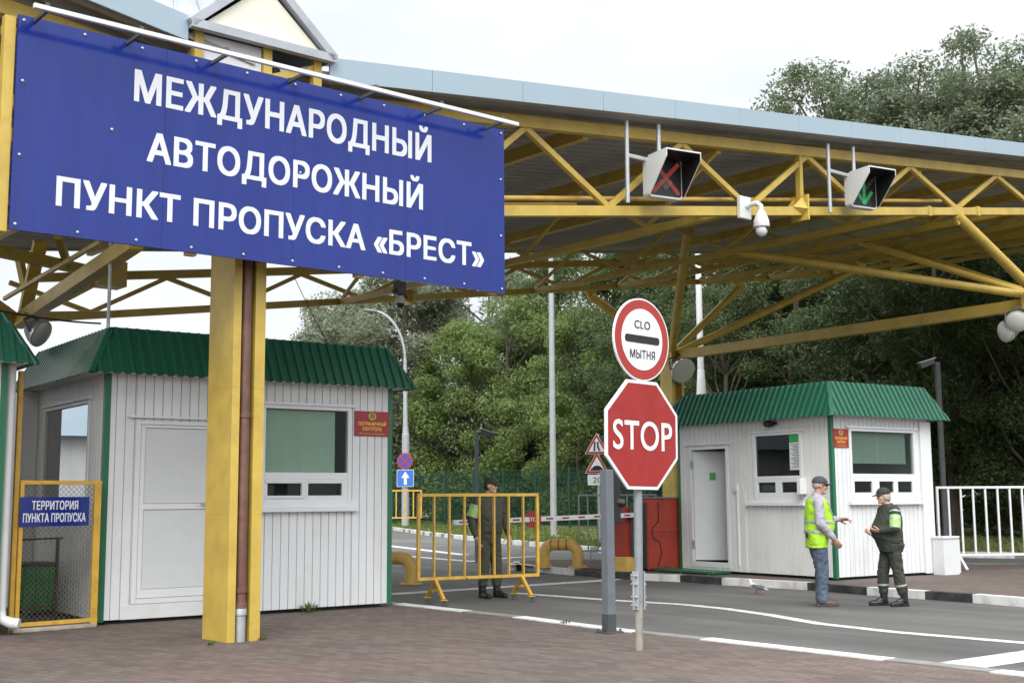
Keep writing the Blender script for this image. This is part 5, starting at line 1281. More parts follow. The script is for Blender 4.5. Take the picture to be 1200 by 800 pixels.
def hand(g, wrist, d, palm_n, curl=0.5, sc=1.0, point=False, thumb_side=1):
    """palm with four unequal bent fingers and a thumb; d: pointing direction, palm_n: direction the palm faces"""
    d = Vector(d).normalized(); pn = Vector(palm_n); pn = (pn-d*pn.dot(d)).normalized(); sd_ = d.cross(pn)*thumb_side
    wv = Vector(wrist); c = wv+d*0.052*sc
    rot = Matrix((d, sd_, pn)).transposed()
    g.ell(c, (0.055*sc, 0.042*sc, 0.019*sc), rot)
    g.tube([wv-d*0.03*sc, wv+d*0.03*sc], [0.027*sc, 0.029*sc], 12)
    for k, (off, ln) in enumerate(((0.031, 0.074), (0.011, 0.083), (-0.010, 0.076), (-0.030, 0.060))):
        cu = curl*(0.9+0.12*k)
        if point and k == 0: cu = 0.12
        p = c+d*0.040*sc+sd_*off*sc; pts = [p-d*0.02*sc, p]; a = cu*0.45
        for seg, f in enumerate((0.44, 0.31, 0.25)):
            dr_ = d*math.cos(a)+pn*math.sin(a); p = p+dr_*ln*f*sc; pts.append(p); a += cu*0.75
        limb(g, pts, [0.0102*sc, 0.0100*sc, 0.0094*sc, 0.0088*sc, 0.0078*sc], 8)
    tb_ = c-d*0.025*sc+sd_*0.034*sc
    t1 = tb_+(d*0.55+sd_*0.75+pn*0.25).normalized()*0.036*sc; t2 = t1+(d*0.85+sd_*0.30+pn*0.45).normalized()*0.030*sc; t3 = t2+(d*0.9+pn*0.5).normalized()*0.022*sc
    limb(g, [tb_, t1, t2, t3], [0.015*sc, 0.0125*sc, 0.0105*sc, 0.009*sc], 8)
def head(g, c, tilt=0.0, yaw=0.0, fem=False):
    c = Vector(c); Rm = Matrix.Rotation(yaw, 3, 'Z')@Matrix.Rotation(tilt, 3, 'Y')
    def e(p, r): g.ell(c+Rm@Vector(p), r, Rm)
    e((-0.008, 0, 0.025), (0.098, 0.077, 0.095)); e((0.025, 0, -0.045), (0.066, 0.058, 0.070)); e((0.058, 0, -0.085), (0.034, 0.034, 0.028))
    e((0.088, 0, -0.010), (0.016, 0.013, 0.030)); e((0.100, 0, -0.026), (0.015, 0.014, 0.012))
    e((0.078, 0, 0.028), (0.018, 0.050, 0.012)); e((0.082, 0, -0.058), (0.012, 0.024, 0.007)); e((0.080, 0, -0.070), (0.011, 0.022, 0.007))
    for s_ in (-1, 1):
        e((-0.010, s_*0.078, -0.005), (0.020, 0.010, 0.034)); e((0.055, s_*0.040, -0.025), (0.028, 0.024, 0.024))
    return Rm
def eyes(parent, c, Rm):
    for s_ in (-1, 1):
        g = MB(); g.ell(Vector(c)+Rm@Vector((0.0815, s_*0.030, 0.008)), (0.011, 0.014, 0.008), Rm, 10, 8); g.build('eye', 'black', parent, smooth='all')
def cap(parent, c, Rm, m_, brim=0.085, up_=0.0):
    c = Vector(c); g = MB()
    g.ell(c+Rm@Vector((-0.008, 0, 0.050)), (0.108, 0.088, 0.085), Rm, 20, 12)
    loft(g, [(c+Rm@Vector((-0.008, 0, 0.030)), 0.108, 0.088), (c+Rm@Vector((-0.008, 0, 0.062)), 0.110, 0.090)], p=2)
    g2 = MB(); vs = []
    for k in range(13):
        t = R(-78+156*k/12); a, b_ = Vector((0.085*math.cos(t)+0.005, 0.082*math.sin(t), 0.042)), Vector((0.02+(0.085+brim)*math.cos(t)**0.8 if math.cos(t) > 0 else 0.02, 0.078*math.sin(t), 0.030-0.012*math.cos(t)))
        vs.append((c+Rm@a, c+Rm@b_))
    n = len(vs); V = [v for p in vs for v in p]; V += [v-Rm@Vector((0, 0, 0.008)) for v in V]
    fs = []
    for k in range(n-1):
        a0 = 2*k; fs += [(a0, a0+1, a0+3, a0+2), (a0+2*n, a0+2+2*n, a0+3+2*n, a0+1+2*n), (a0+1, a0+1+2*n, a0+3+2*n, a0+3)]
    g2.add(V, fs)
    # crown keeps only what lies above the band
    me = skin_mesh_cut(g, 'cap', m_, lambda v: (Rm.transposed()@(v-c)).z > 0.028)
    o = place(me, 'cap', parent); g2.build('brim', m_, o, smooth='all'); return o
def skin_mesh_cut(g, name, m_, keep, voxel=0.006, smooth=2):
    me = skin_mesh(g, name, m_, voxel, smooth); bm = bmesh.new(); bm.from_mesh(me)
    bmesh.ops.delete(bm, geom=[v for v in bm.verts if not keep(v.co)], context='VERTS'); bm.to_mesh(me); bm.free(); me.update(); return me
def boot(g, ankle, yaw, L=0.27, hgt=0.11, w_=0.047, shaft=0.0, rs=0.055):
    a = Vector(ankle); d = Vector((math.cos(yaw), math.sin(yaw), 0)); s_ = Vector((-d.y, d.x, 0)); rot = Matrix((d, s_, Vector((0,0,1)))).transposed()
    base = Vector((a.x, a.y, a.z-0.085))
    g.ell(base+d*0.09+Vector((0,0,0.045)), (L*0.5, w_, 0.042), rot); g.ell(base+d*0.15+Vector((0,0,0.040)), (0.085, w_*1.02, 0.038), rot); g.ell(base-d*0.015+Vector((0,0,0.05)), (0.058, w_*0.86, 0.052), rot)
    g.ell(base+d*0.045+Vector((0,0,0.075)), (0.075, w_*0.85, 0.05), rot)
    sole = [(base+rot@Vector((x, y, 0))) for x, y in ((-0.07, -w_*0.75), (0.05, -w_*0.8), (0.15, -w_*1.02), (0.215, -w_*0.7), (0.235, 0), (0.215, w_*0.7), (0.15, w_*1.02), (0.05, w_*0.8), (-0.07, w_*0.75))]
    g.slab([(p.x, p.y) for p in sole], base.z, base.z+0.028)
    if shaft: g.tube([a+Vector((0, 0, -0.02)), a+Vector((0, 0, shaft))], [rs, rs*1.08], 14)

def person(loc, rotz, scale, label, build):
    p = build(); p.location = loc; p.rotation_euler = (0, 0, rotz); p.scale = (scale,)*3; tag(p, label, 'person', 'people at the checkpoint'); return p

def torso_rings(belly=0.0, lean=0.0, w_=1.0, extra=0.0, z0=0.86, z1=1.50):
    prof = [(0.84, 0.0, 0.105, 0.165), (0.92, 0.0, 0.112, 0.172), (1.02, 0.004+belly*0.5, 0.110+belly, 0.160), (1.12, 0.008+belly*0.6, 0.112+belly*1.1, 0.160), (1.24, 0.006+belly*0.2, 0.118+belly*0.6, 0.172), (1.34, 0.0, 0.118+belly*0.2, 0.186), (1.42, -0.008, 0.100, 0.180), (1.465, -0.010, 0.078, 0.130), (1.50, -0.004, 0.060, 0.070)]
    out = []
    def at(z):
        for a, b_ in zip(prof, prof[1:]):
            if a[0] <= z <= b_[0]:
                f = (z-a[0])/(b_[0]-a[0]); return [a[i]+(b_[i]-a[i])*f for i in range(4)]
        return list(prof[0] if z < prof[0][0] else prof[-1])
    zs = [z0]+[q[0] for q in prof if z0 < q[0] < z1]+[z1]
    for z in zs:
        q = at(z); out.append(((q[1]+lean*(z-0.9), 0, z), q[2]+extra, q[3]*w_+extra))
    return out

def vest_man():
    hc = (0.075, 0, 1.640); g = MB()
    Rm = head(g, hc, 0.06)
    g.tube([(0.01, 0, 1.42), (0.055, 0, 1.60)], [0.062, 0.056], 16)
    loft(g, torso_rings(0.02, 0.05, 0.93))
    # near (right) arm hangs with the forearm forward; far (left) arm reaches forward
    ra = [(-0.02, -0.205, 1.42), (-0.03, -0.265, 1.13), (0.17, -0.225, 0.92)]; la = [(0.0, 0.205, 1.42), (0.10, 0.25, 1.18), (0.36, 0.13, 1.17)]
    for a in (ra, la): limb(g, a, [0.052, 0.043, 0.028])
    hand(g, ra[2], (0.55, 0.05, -0.83), (0.5, 0.8, 0.2), 0.7, 1.12, thumb_side=-1); hand(g, la[2], (0.96, -0.25, 0.06), (0.1, -0.5, -0.85), 0.75, 1.12, point=True)
    lg = {-1: [(0.0, -0.085, 0.88), (0.035, -0.10, 0.48), (0.0, -0.105, 0.085)], 1: [(0.0, 0.085, 0.88), (0.075, 0.09, 0.48), (0.07, 0.10, 0.085)]}
    for s_ in (-1, 1): limb(g, lg[s_], [0.08, 0.052, 0.038])
    b_ = place(skin_mesh(g, 'person', 'skin_tan', 0.0065, 2), 'person')
    eyes(b_, hc, Rm)
    # grey beard and hair
    def rel(p): return Vector(hc)+Rm@Vector(p)
    g = MB(); g.ell(rel((0.050, 0, -0.088)), (0.046, 0.050, 0.032), Rm); g.ell(rel((-0.050, 0, 0.0)), (0.060, 0.080, 0.055), Rm); g.ell(rel((0.082, 0, -0.050)), (0.016, 0.030, 0.008), Rm)
    place(skin_mesh(g, 'hair', 'hair_grey', 0.006, 2), 'hair', b_)
    cap(b_, hc, Rm, 'cap_grey')
    g = MB(); 
    for s_ in (-1, 1): g.ell(rel((0.092, s_*0.034, 0.010)), (0.008, 0.030, 0.018), Rm); g.bar(rel((0.09, s_*0.066, 0.014)), rel((-0.01, s_*0.084, 0.012)), 0.006, 0.008)
    g.build('sunglasses', 'black', b_, smooth='all')
    g = MB(); loft(g, torso_rings(0.04, 0.05, 1.0, 0.014, 0.86, 1.50)); g.tube([(0.012, 0, 1.44), (0.035, 0, 1.53)], [0.080, 0.068], 16)
    for a, e_ in ((ra, 0.93), (la, 0.88)):
        q = [Vector(a[0]), Vector(a[1]), Vector(a[1]).lerp(Vector(a[2]), e_)]; limb(g, q, [0.074, 0.062, 0.044])
    place(skin_mesh(g, 'shirt', 'shirt', 0.009, 3, 0.020, 8), 'shirt', b_)
    g = MB(); rg = torso_rings(0.055, 0.05, 1.08, 0.030, 0.79, 1.465); loft(g, rg)
    for s_ in (-1, 1): g.ell((-0.0, s_*0.145, 1.40), (0.105, 0.07, 0.065))
    vm = skin_mesh(g, 'vest', 'hiviz', 0.009, 2, 0.018, 7); vst = place(vm, 'vest', b_)
    for z in (1.01, 1.14):
        g = MB(); loft(g, torso_rings(0.055, 0.05, 1.08, 0.036, z-0.024, z+0.024)); place(skin_mesh(g, 'reflective_band', 'reflective', 0.008, 1, 0.008, 8), 'reflective_band', vst)
    for s_ in (-1, 1):
        g = MB(); pts = []
        for k in range(7):
            z = 1.16+0.27*k/6; rr = torso_rings(0.055, 0.05, 1.08, 0.034, z, z+0.001)[0]; pts.append((rr[0][0]+rr[1]*0.84, s_*rr[2]*0.55, z))
        for p, q in zip(pts, pts[1:]): g.bar(p, q, 0.045, 0.008, (1, 0, 0.3))
        g.build('reflective_band', 'reflective', vst)
    g = MB(); g.box((-0.165, -0.075, 0.93), (-0.14, -0.015, 0.99)); g.build('pouch', 'black', b_, bevel=0.006)
    g = MB()
    loft(g, [((0, 0, 0.80), 0.105, 0.165), ((0, 0, 0.90), 0.122, 0.175), ((0, 0, 0.98), 0.118, 0.168)])
    for s_ in (-1, 1):
        h_, k_, a_ = [Vector(v) for v in lg[s_]]; limb(g, [h_, h_.lerp(k_, 0.5), k_, k_.lerp(a_, 0.5), a_+Vector((0.005, 0, 0.02))], [0.112, 0.098, 0.084, 0.082, 0.082])
    place(skin_mesh(g, 'jeans', 'jeans', 0.009, 3, 0.022, 9), 'jeans', b_)
    for s_ in (-1, 1):
        g = MB(); boot(g, lg[s_][2], s_*0.12); place(skin_mesh(g, 'shoe', 'shoe', 0.007, 2), 'shoe', b_)
    g = MB(); g.lathe([(0.031, -0.012), (0.034, 0), (0.031, 0.012)], Vector(la[1]).lerp(Vector(la[2]), 0.95), Vector(la[2])-Vector(la[1]), 14); g.build('watch', 'black', b_)
    return b_

def uniform_person(hc, tilt, yaw, belly, w_, lean, ra, la, lg, m_, hair, hands, armband, fem, hv=None):
    g = MB(); Rm = head(g, hc, tilt, yaw, fem)
    g.tube([(lean*0.5, 0, 1.42), (hc[0]-0.02, hc[1], hc[2]-0.04)], [0.060, 0.052], 16)
    loft(g, torso_rings(belly*0.8, lean, w_*0.92))
    for a in (ra, la): limb(g, a, [0.050, 0.042, 0.027])
    for (wr_, d, pn, cu, ts) in hands: hand(g, wr_, d, pn, cu, 1.08, thumb_side=ts)
    for s_ in (-1, 1): limb(g, lg[s_], [0.078, 0.052, 0.038])
    b_ = place(skin_mesh(g, 'person', 'skin', 0.0065, 2), 'person'); eyes(b_, hc, Rm)
    def rel(p): return Vector(hc)+Rm@Vector(p)
    g = MB(); g.ell(rel((-0.040, 0, -0.004)), (0.072, 0.083, 0.070), Rm)
    if fem: g.ell(rel((-0.055, 0, -0.045)), (0.058, 0.078, 0.050), Rm); g.ell(rel((-0.01, 0.070, -0.02)), (0.035, 0.018, 0.045), Rm)
    place(skin_mesh(g, 'hair', hair, 0.006, 2), 'hair', b_)
    cap(b_, hc, Rm, 'cap_olive', 0.07)
    g = MB(); loft(g, torso_rings(belly, lean, w_, 0.026, 0.93, 1.50)); loft(g, [((lean*0.3+0.005, 0, 1.44), 0.085, 0.10), ((lean*0.5+0.012, 0, 1.52), 0.072, 0.074)], p=2)
    for a in (ra, la):
        q = [Vector(a[0]), Vector(a[0]).lerp(Vector(a[1]), 0.5), Vector(a[1]), Vector(a[1]).lerp(Vector(a[2]), 0.93)]; limb(g, q, [0.082, 0.076, 0.068, 0.048])
    jk = place(skin_mesh(g, 'jacket', m_, 0.009, 3, 0.022, 8), 'jacket', b_)
    g = MB(); rr = torso_rings(belly, lean, w_, 0.034, 0.955, 1.005); loft(g, rr); place(skin_mesh(g, 'belt', m_, 0.008, 1), 'belt', jk)
    g = MB(); loft(g, [((0, 0, 0.80), 0.11+belly*0.5, 0.165*w_), ((0.0, 0, 0.90), 0.128+belly*0.7, 0.182*w_), ((belly*0.4, 0, 1.0), 0.125+belly*0.9, 0.172*w_)])
    for s_ in (-1, 1):
        h_, k_, a_ = [Vector(v) for v in lg[s_]]; limb(g, [h_, h_.lerp(k_, 0.5), k_, k_.lerp(a_, 0.45), k_.lerp(a_, 0.66)], [0.108, 0.098, 0.084, 0.082, 0.072])
    tr = place(skin_mesh(g, 'trousers', m_, 0.009, 3, 0.022, 8), 'trousers', b_)
    for s_ in (-1, 1):
        h_, k_, a_ = [Vector(v) for v in lg[s_]]
        g = MB(); boot(g, a_, 0.10*s_, shaft=0.20); place(skin_mesh(g, 'boot', 'boot', 0.007, 2), 'boot', b_)
        if fem:
            g = MB(); g.tube([k_.lerp(a_, 0.40), k_.lerp(a_, 0.47)], [0.087, 0.086], 20); g.build('reflective_band', 'reflective', tr, smooth=True)
    # arm band of hi-vis cloth
    a = armband; p0, p1 = Vector(a[0]), Vector(a[1])
    for (f0, f1, mm, r) in (((0.20, 0.80, 'hiviz_green', 0.086), (0.30, 0.42, 'reflective', 0.0875), (0.74, 0.86, 'reflective', 0.088)) if not fem else ((0.30, 1.02, 'hiviz_green', 0.083), (0.42, 0.58, 'reflective', 0.0855), (0.90, 1.0, 'reflective', 0.0855), (0.04, 0.12, 'reflective', 0.089))):
        g = MB(); g.tube([p0.lerp(p1, f0), p0.lerp(p1, (f0+f1)/2), p0.lerp(p1, f1)], [r, r, r*0.97], 20); g.build('arm_band', mm, jk, smooth=True)
    return b_
def woman():
    # faces +x; seen from her left side
    la = [(0.0, 0.215, 1.41), (0.05, 0.305, 1.15), (0.22, 0.17, 1.11)]; ra = [(0.02, -0.205, 1.41), (0.05, -0.28, 1.16), (0.24, -0.08, 1.08)]
    lg = {1: [(0.0, 0.09, 0.88), (-0.05, 0.11, 0.48), (-0.12, 0.12, 0.085)], -1: [(0.0, -0.09, 0.88), (0.10, -0.10, 0.48), (0.10, -0.10, 0.085)]}
    hands = [(la[2], (0.85, -0.4, 0.1), (0.2, -0.5, 0.8), 0.9, -1), (ra[2], (0.85, 0.4, -0.1), (0.1, 0.6, 0.7), 0.9, 1)]
    return uniform_person((0.085, 0, 1.625), 0.10, 0.0, 0.085, 1.18, 0.02, ra, la, lg, 'uniform', 'hair_grey', hands, la, True)
def guard():
    ra = [(0.0, -0.205, 1.42), (-0.05, -0.285, 1.15), (0.06, -0.27, 0.90)]; la = [(0.0, 0.205, 1.42), (0.0, 0.30, 1.15), (0.10, 0.30, 0.92)]
    lg = {1: [(0.0, 0.09, 0.88), (0.03, 0.12, 0.48), (0.02, 0.13, 0.085)], -1: [(0.0, -0.09, 0.88), (0.02, -0.105, 0.48), (-0.02, -0.11, 0.085)]}
    hands = [(ra[2], (0.25, 0.1, -0.95), (0.2, 0.9, 0.1), 0.7, -1), (la[2], (0.25, -0.1, -0.95), (0.2, -0.9, 0.1), 0.7, 1)]
    return uniform_person((0.055, 0, 1.650), 0.03, 0.62, 0.02, 1.10, 0.0, ra, la, lg, 'uniform_brown', 'hair_dark', hands, ra, False)

vm_ = person(G(960, 709.5, ROAD), R(4), 1.01, 'man in grey cap, sunglasses, yellow reflective vest and jeans pointing with one hand', vest_man)
wm_ = person(G(1047, 709.5, ROAD), R(186), 0.925, 'grey haired guard in dark olive uniform and cap facing the man in the vest', woman)
gd_ = person(G(573, 700, ROAD), R(-52), 1.03, 'guard in dark brown uniform and black cap standing behind the yellow wheeled barrier', guard)

# pigeon on the road
pg = thing('pigeon', 'small white and grey pigeon standing on the asphalt near the kerb', 'bird', G(887, 696, ROAD), R(155)); pg.scale = (0.85,)*3
g = MB(); g.ell((0, 0, 0.13), (0.125, 0.062, 0.060), Matrix.Rotation(R(-18), 3, 'Y')); g.tube([(0.08, 0, 0.16), (0.115, 0, 0.215), (0.125, 0, 0.245)], [0.045, 0.030, 0.026], 12); g.ell((0.128, 0, 0.25), (0.032, 0.026, 0.026)); g.ell((-0.15, 0, 0.105), (0.075, 0.032, 0.012), Matrix.Rotation(R(-14), 3, 'Y'))
me = skin_mesh(g, 'body', 'bird_white', 0.006, 2); bd = place(me, 'body', pg)
for s_ in (-1, 1):
    g = MB(); g.ell((-0.035, s_*0.052, 0.135), (0.125, 0.018, 0.045), Matrix.Rotation(R(-14), 3, 'Y')); g.build('wing', 'bird_grey', pg, smooth='all')
    g = MB(); g.tube([(0.01, s_*0.025, 0.09), (0.015, s_*0.025, 0.01)], 0.006, 6); g.tube([(-0.01, s_*0.025, 0.006), (0.05, s_*0.03, 0.004)], 0.005, 6); g.build('leg', 'red_rim', pg)
g = MB(); g.lathe([(0.009, 0), (0.002, 0.028)], (0.155, 0, 0.247), (1, 0, -0.25), 8); g.build('beak', 'dark_grey', pg)

# ------------------------------------------------------------------ fence, wood, plants
rng = np.random.default_rng(7)
def leaf_cloud(centres, radii, n_per, size, rng, droop=0.0, flat=0.6):
    """leaf-sized bent quads scattered through clusters"""
    V, nF = [], 0
    tot_ = int(sum(n_per)); c = np.repeat(np.array(centres), n_per, 0); r = np.repeat(np.array(radii), n_per, 0)
    d = rng.normal(size=(tot_, 3)); d /= np.linalg.norm(d, axis=1)[:, None]; rad = rng.random(tot_)**0.45
    p = c+d*r*rad[:, None]
    p[:, 2] -= droop*np.abs(rng.normal(size=tot_))*(rad > 0.6)
    nrm = d*0.7+rng.normal(size=(tot_, 3))*0.7; nrm[:, 2] += flat; nrm /= np.linalg.norm(nrm, axis=1)[:, None]
    t = rng.normal(size=(tot_, 3)); t[:, 2] -= droop*1.2; t -= nrm*(t*nrm).sum(1)[:, None]; t /= np.linalg.norm(t, axis=1)[:, None]; b = np.cross(nrm, t)
    s = size*(0.6+0.8*rng.random(tot_))[:, None]
    q = np.stack([p-t*s, p+b*s*0.42-nrm*s*0.12, p+t*s, p-b*s*0.42-nrm*s*0.12], 1)
    return q.reshape(-1, 3)
def quads_mesh(name, pts, m_):
    n = len(pts)//4; me = bpy.data.meshes.new(name); me.vertices.add(len(pts)); me.vertices.foreach_set('co', pts.ravel().astype(np.float32))
    me.loops.add(n*4); me.loops.foreach_set('vertex_index', np.arange(n*4, dtype=np.int32)); me.polygons.add(n)
    me.polygons.foreach_set('loop_start', np.arange(0, n*4, 4, dtype=np.int32)); me.polygons.foreach_set('loop_total', np.full(n, 4, dtype=np.int32))
    me.update(calc_edges=True); me.materials.append(M[m_]); return me
def tree_proto(seed, H, W, base, m_, n_cl, leaves, size, droop=0.0, rcl=1.0, top=0.5, lean=0.0):
    """crown: clusters at branch tips filling an uneven envelope; trunk: tapered with limbs"""
    rg = np.random.default_rng(seed); cs, rs = [], []
    lob = [(rg.random()*6.28, 0.6+0.8*rg.random(), rg.random()) for _ in range(6)]
    while len(cs) < n_cl:
        z = rg.random(); a = rg.random()*6.283
        env = (0.45+0.55*math.sin(math.pi*min(1, z/top*0.5)) if z < top else math.sqrt(max(0, 1-((z-top)/(1-top))**2)))
        k = 1+0.28*sum(math.cos(a-la)*math.cos(3*(z-lz)) for la, _, lz in lob)/2.2
        r = W/2*env*k*(0.35+0.65*math.sqrt(rg.random()))
        cs.append((r*math.cos(a)+lean*z, r*math.sin(a), base+(H-base)*z)); rs.append(rcl*(0.65+0.7*rg.random())*np.array([1, 1, 0.75]))
    pts = leaf_cloud(cs, rs, [max(20, int(leaves/n_cl*(0.5+rg.random()))) for _ in cs], size, rg, droop)
    crown = quads_mesh('crown', pts, m_)
    g = MB(); x = 0; y = 0; sp = []
    for k in range(7):
        z = H*0.92*k/6; sp.append((x+lean*k/7, y, z)); x += rg.normal()*0.22; y += rg.normal()*0.22
    r0 = H*0.016; g.tube(sp, [r0*(1-0.13*k) if k else r0*1.35 for k in range(7)], 10)
    for i in rg.choice(len(cs), min(26, len(cs)), False):
        c = Vector(cs[i]); k = max(1, min(5, int((c.z/H-0.16)*6.5))); s = Vector(sp[k]); m1 = s.lerp(c, 0.5)+Vector((rg.normal()*0.3, rg.normal()*0.3, -0.25))
        g.tube([s, m1, c], [r0*0.42*(1-0.1*k), r0*0.24, 0.02], 6)
    return crown, g.mesh('trunk', 'bark')
protos = {
 'silver': [tree_proto(11, 16, 13, 1.0, 'leaf_silver', 120, 50000, 0.125, 0.25, 1.35, 0.5), tree_proto(12, 16, 12, 1.0, 'leaf_silver', 110, 46000, 0.125, 0.25, 1.35, 0.55)],
 'lime': [tree_proto(21, 14, 10, 0.8, 'leaf_lime', 95, 42000, 0.125, 0.05, 1.25, 0.45), tree_proto(22, 14, 9, 0.8, 'leaf_lime', 85, 40000, 0.125, 0.05, 1.25, 0.5)],
 'green': [tree_proto(31, 18, 9, 1.5, 'leaf_green', 110, 42000, 0.12, 0.05, 1.2, 0.5), tree_proto(32, 18, 10, 1.5, 'leaf_green', 110, 42000, 0.12, 0.1, 1.2, 0.55)],
 'dark': [tree_proto(41, 18, 9, 2.2, 'leaf_dark', 110, 44000, 0.11, 0.05, 1.15, 0.5), tree_proto(42, 18, 8, 2.5, 'leaf_dark', 95, 40000, 0.11, 0.05, 1.15, 0.55)],
 'grey': [tree_proto(51, 20, 9, 2.0, 'leaf_grey', 105, 36000, 0.105, 0.15, 1.05, 0.55), tree_proto(52, 20, 7.5, 2.0, 'leaf_grey', 80, 26000, 0.105, 0.15, 0.95, 0.6)],
}
names = dict(silver='willow_tree', lime='leafy_tree', green='leafy_tree', dark='leafy_tree', grey='poplar_tree')
GRP = 'trees of the wood behind the checkpoint'
cnt = {}
def tree(kind, px, ytop, d, wscale, label, group=GRP):
    i = cnt.get(kind, 0); cnt[kind] = i+1; cr_, tr_ = protos[kind][i % len(protos[kind])]
    base = D(px, 620, d); H0 = dict(silver=16, lime=14, green=18, dark=18, grey=20)[kind]; h = D(px, ytop, d).z-0.0
    t = thing(names[kind], label, 'tree', (base.x, d, 0.0), rng.random()*6.28, group); s = h/H0
    t.scale = (s*wscale, s*wscale, s)
    c = bpy.data.objects.new('crown', cr_); C.objects.link(c); c.parent = t
    k = bpy.data.objects.new('trunk', tr_); C.objects.link(k); k.parent = t
    return t
tree('silver', 418, 352, 84, 1.25, 'lowest silvery willow at the left end of the wood, behind the lamp post arm')
tree('silver', 488, 322, 82, 1.2, 'tall silver grey willow behind the street lamp', GRP)
tree('silver', 566, 318, 90, 1.1, 'silvery willow behind the light green trees', GRP)
tree('lime', 548, 388, 76, 1.0, 'light green tree directly behind the guard and camera post', GRP)
tree('lime', 612, 355, 74, 1.0, 'tall light green tree left of the plain grey mast', GRP)
tree('lime', 684, 372, 66, 0.9, 'light green tree just right of the plain grey mast', GRP)
W1 = 'green tree in the middle of the wood behind the canopy and round customs plate'
for px, yt, d in ((655, 300, 80), (700, 250, 76), (745, 290, 66), (790, 230, 70), (838, 270, 60), (880, 210, 64)): tree('green', px, yt, d, 1.05, W1)
W2_ = 'dark green tree in the wood behind the island kiosk and white railing'
for px, yt, d in ((925, 250, 54), (975, 200, 56), (1020, 230, 47), (1070, 190, 50), (1120, 215, 43), (1170, 180, 45), (1225, 200, 41), (1290, 150, 43), (1360, 120, 42), (1440, 120, 44), (765, 330, 57), (850, 330, 52)): tree('dark', px, yt, d, 1.05, W2_)
tree('grey', 978, 84, 62, 0.95, 'thin topped poplar above the canopy roof, leftmost of the crowns on the sky', GRP)
tree('grey', 1040, 100, 60, 1.0, 'low rounded poplar above the canopy between the thin crown and the tallest one', GRP)
tree('grey', 1105, 78, 58, 1.1, 'broad grey green poplar above the canopy roof, next to the tallest crown', GRP)
tree('grey', 1160, 44, 60, 1.0, 'tallest grey green poplar crown at the upper right above the canopy', GRP)
tree('grey', 1075, 96, 64, 1.1, 'dense grey green poplar standing behind the broad crown above the canopy', GRP)
tree('grey', 1195, 90, 63, 1.15, 'bushy grey green poplar just right of the tallest crown above the canopy', GRP)
tree('grey', 1235, 60, 57, 1.1, 'grey green poplar cut by the right picture edge above the canopy', GRP)
tree('green', 28, 476, 62, 0.8, 'small green tree seen far off between the two left kiosks', None)
tree('green', 3, 500, 70, 0.9, 'low green tree at the far left picture edge behind the kiosks', None)

# undergrowth along the edge of the wood: nobody could count it
ug = [(-12, 90), (-4, 76), (2, 64), (6, 56), (11, 46), (16, 41), (22, 37), (32, 35), (45, 34)]
cs, rs, npp = [], [], []
for (ax, ay), (bx_, by) in zip(ug, ug[1:]):
    L = math.hypot(bx_-ax, by-ay); n = int(L*3.2)
    for k in range(n):
        f = rng.random(); off = rng.random()*5
        nx, ny = (by-ay)/L, -(bx_-ax)/L
        cs.append((ax+(bx_-ax)*f-nx*off*-1*0-(ny*0)+0.8*off, ay+(by-ay)*f+off, 0.5+rng.random()*(1.4+0.5*off))); rs.append(np.array([1.0, 1.0, 0.9])*(0.7+0.6*rng.random())); npp.append(150)
o = bpy.data.objects.new('undergrowth', quads_mesh('undergrowth', leaf_cloud(cs, rs, npp, 0.15, rng), 'leaf_green')); C.objects.link(o)
tag(o, 'dense green undergrowth along the edge of the wood behind the fence', 'undergrowth', kind='stuff')
cs2, rs2, npp2 = [], [], []
for (ax, ay), (bx_, by) in zip(ug, ug[1:]):
    L = math.hypot(bx_-ax, by-ay)
    for k in range(int(L*1.6)):
        f = rng.random(); off = 9+rng.random()*7
        cs2.append((ax+(bx_-ax)*f+0.8*off, ay+(by-ay)*f+off, 0.5+rng.random()*8)); rs2.append(np.array([1.6, 1.6, 1.5])); npp2.append(170)
o = bpy.data.objects.new('wood', quads_mesh('wood', leaf_cloud(cs2, rs2, npp2, 0.26, rng), 'leaf_dark')); C.objects.link(o)
tag(o, 'dark depth of the wood behind the first rows of trees', 'wood', kind='stuff')

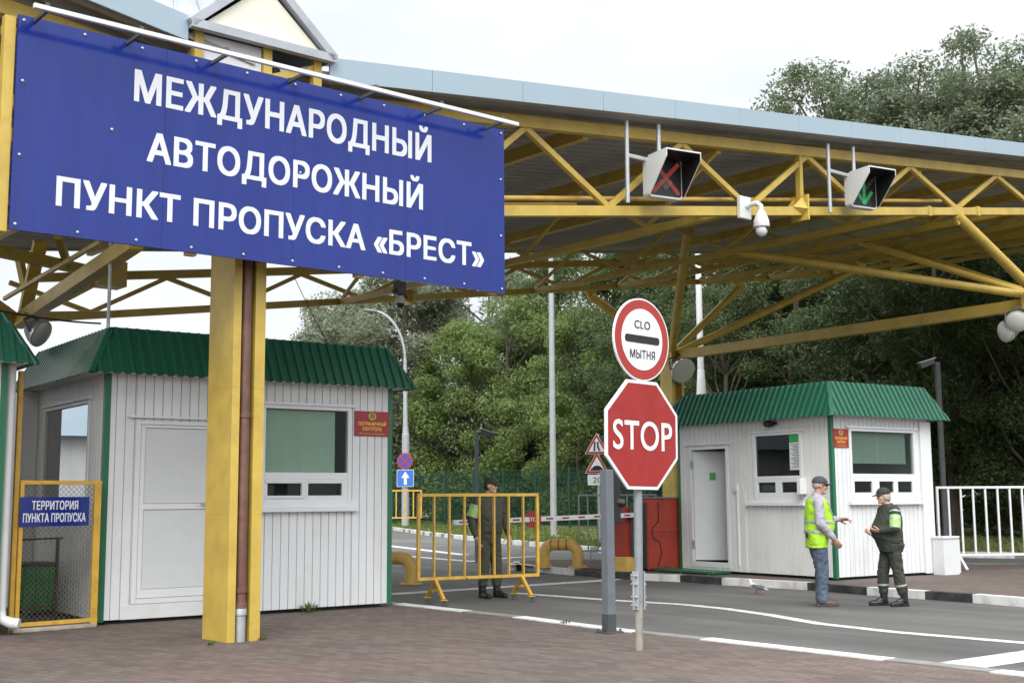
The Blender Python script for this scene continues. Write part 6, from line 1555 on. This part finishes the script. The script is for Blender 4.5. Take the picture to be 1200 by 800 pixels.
# green mesh security fence in front of the wood
fa, fb = Vector((-13, 78, 0.06)), Vector((9.5, 50, 0.06)); fd = fb-fa; FL = fd.length
fn = thing('security_fence', 'tall dark green welded mesh fence in front of the wood', 'fence', fa, math.atan2(fd.y, fd.x))
k = 0
while k*2.5 < FL:
    g = MB(); g.bar((k*2.5, 0, 0), (k*2.5, 0, 2.9), 0.07, 0.07); g.build('post', 'mesh_green', fn); k += 1
g = MB(); x = 0
while x < FL: g.bar((x, 0.0, 0.1), (x, 0.0, 2.75), 0.014, 0.014); x += 0.10
for z in np.arange(0.15, 2.8, 0.22): g.bar((0, 0.016, z), (FL, 0.016, z), 0.014, 0.014)
g.build('mesh_panel', 'mesh_green', fn)

# blades of grass on the verge and weeds in the joints
n = 26000; vx = []
for (a, b_) in zip(verge[1:-1], verge[2:]):
    L = (b_-a).length; m_ = int(n*L/tot); f = rng.random(m_); off = rng.random(m_)**1.5*11+0.25
    vx.append(np.stack([a.x+(b_.x-a.x)*f+0.35*off, a.y+(b_.y-a.y)*f+off, np.full(m_, 0.06)], 1))
p = np.concatenate(vx); m_ = len(p); h_ = 0.05+0.10*rng.random(m_); an = rng.random(m_)*6.28; wv = 0.035+0.03*rng.random(m_)
dx = np.stack([np.cos(an)*wv, np.sin(an)*wv, np.zeros(m_)], 1); tp = np.stack([rng.normal(size=m_)*0.04, rng.normal(size=m_)*0.04, h_], 1)
o = bpy.data.objects.new('grass', quads_mesh('grass', np.stack([p-dx, p+dx, p+tp+dx*0.25, p+tp-dx*0.25], 1).reshape(-1, 3), 'grass_blade')); C.objects.link(o)
tag(o, 'short tufty grass growing on the far verge', 'grass', kind='stuff')
def weed(px, py, s, label):
    q = G(px, py); pts = []
    for k in range(int(26)):
        a = rng.random()*6.28; r = rng.random()*0.08*s; hh = (0.04+0.10*rng.random())*s; wv_ = 0.008*s+0.004; b0 = np.array([r*math.cos(a), r*math.sin(a), 0.0]); t_ = b0*2.2+np.array([0, 0, hh]); d_ = np.array([-math.sin(a), math.cos(a), 0])*wv_; m2 = (b0+t_)/2+np.array([0, 0, hh*0.2])
        pts += [b0, m2-d_, t_, m2+d_]
    o = bpy.data.objects.new('weed', quads_mesh('weed', np.array(pts), 'grass_blade')); C.objects.link(o); o.location = q; tag(o, label, 'weed', 'weeds in the joints of the paving')
weed(362, 717, 1.1, 'green weed growing at the foot of the near kiosk wall')
weed(663, 731, 0.5, 'grass tuft in the gap of the white kerb left of the grey post')
weed(246, 756, 0.4, 'tiny weed in the paving in front of the yellow column')
weed(308, 750, 0.4, 'tiny weed at the right foot of the yellow column')
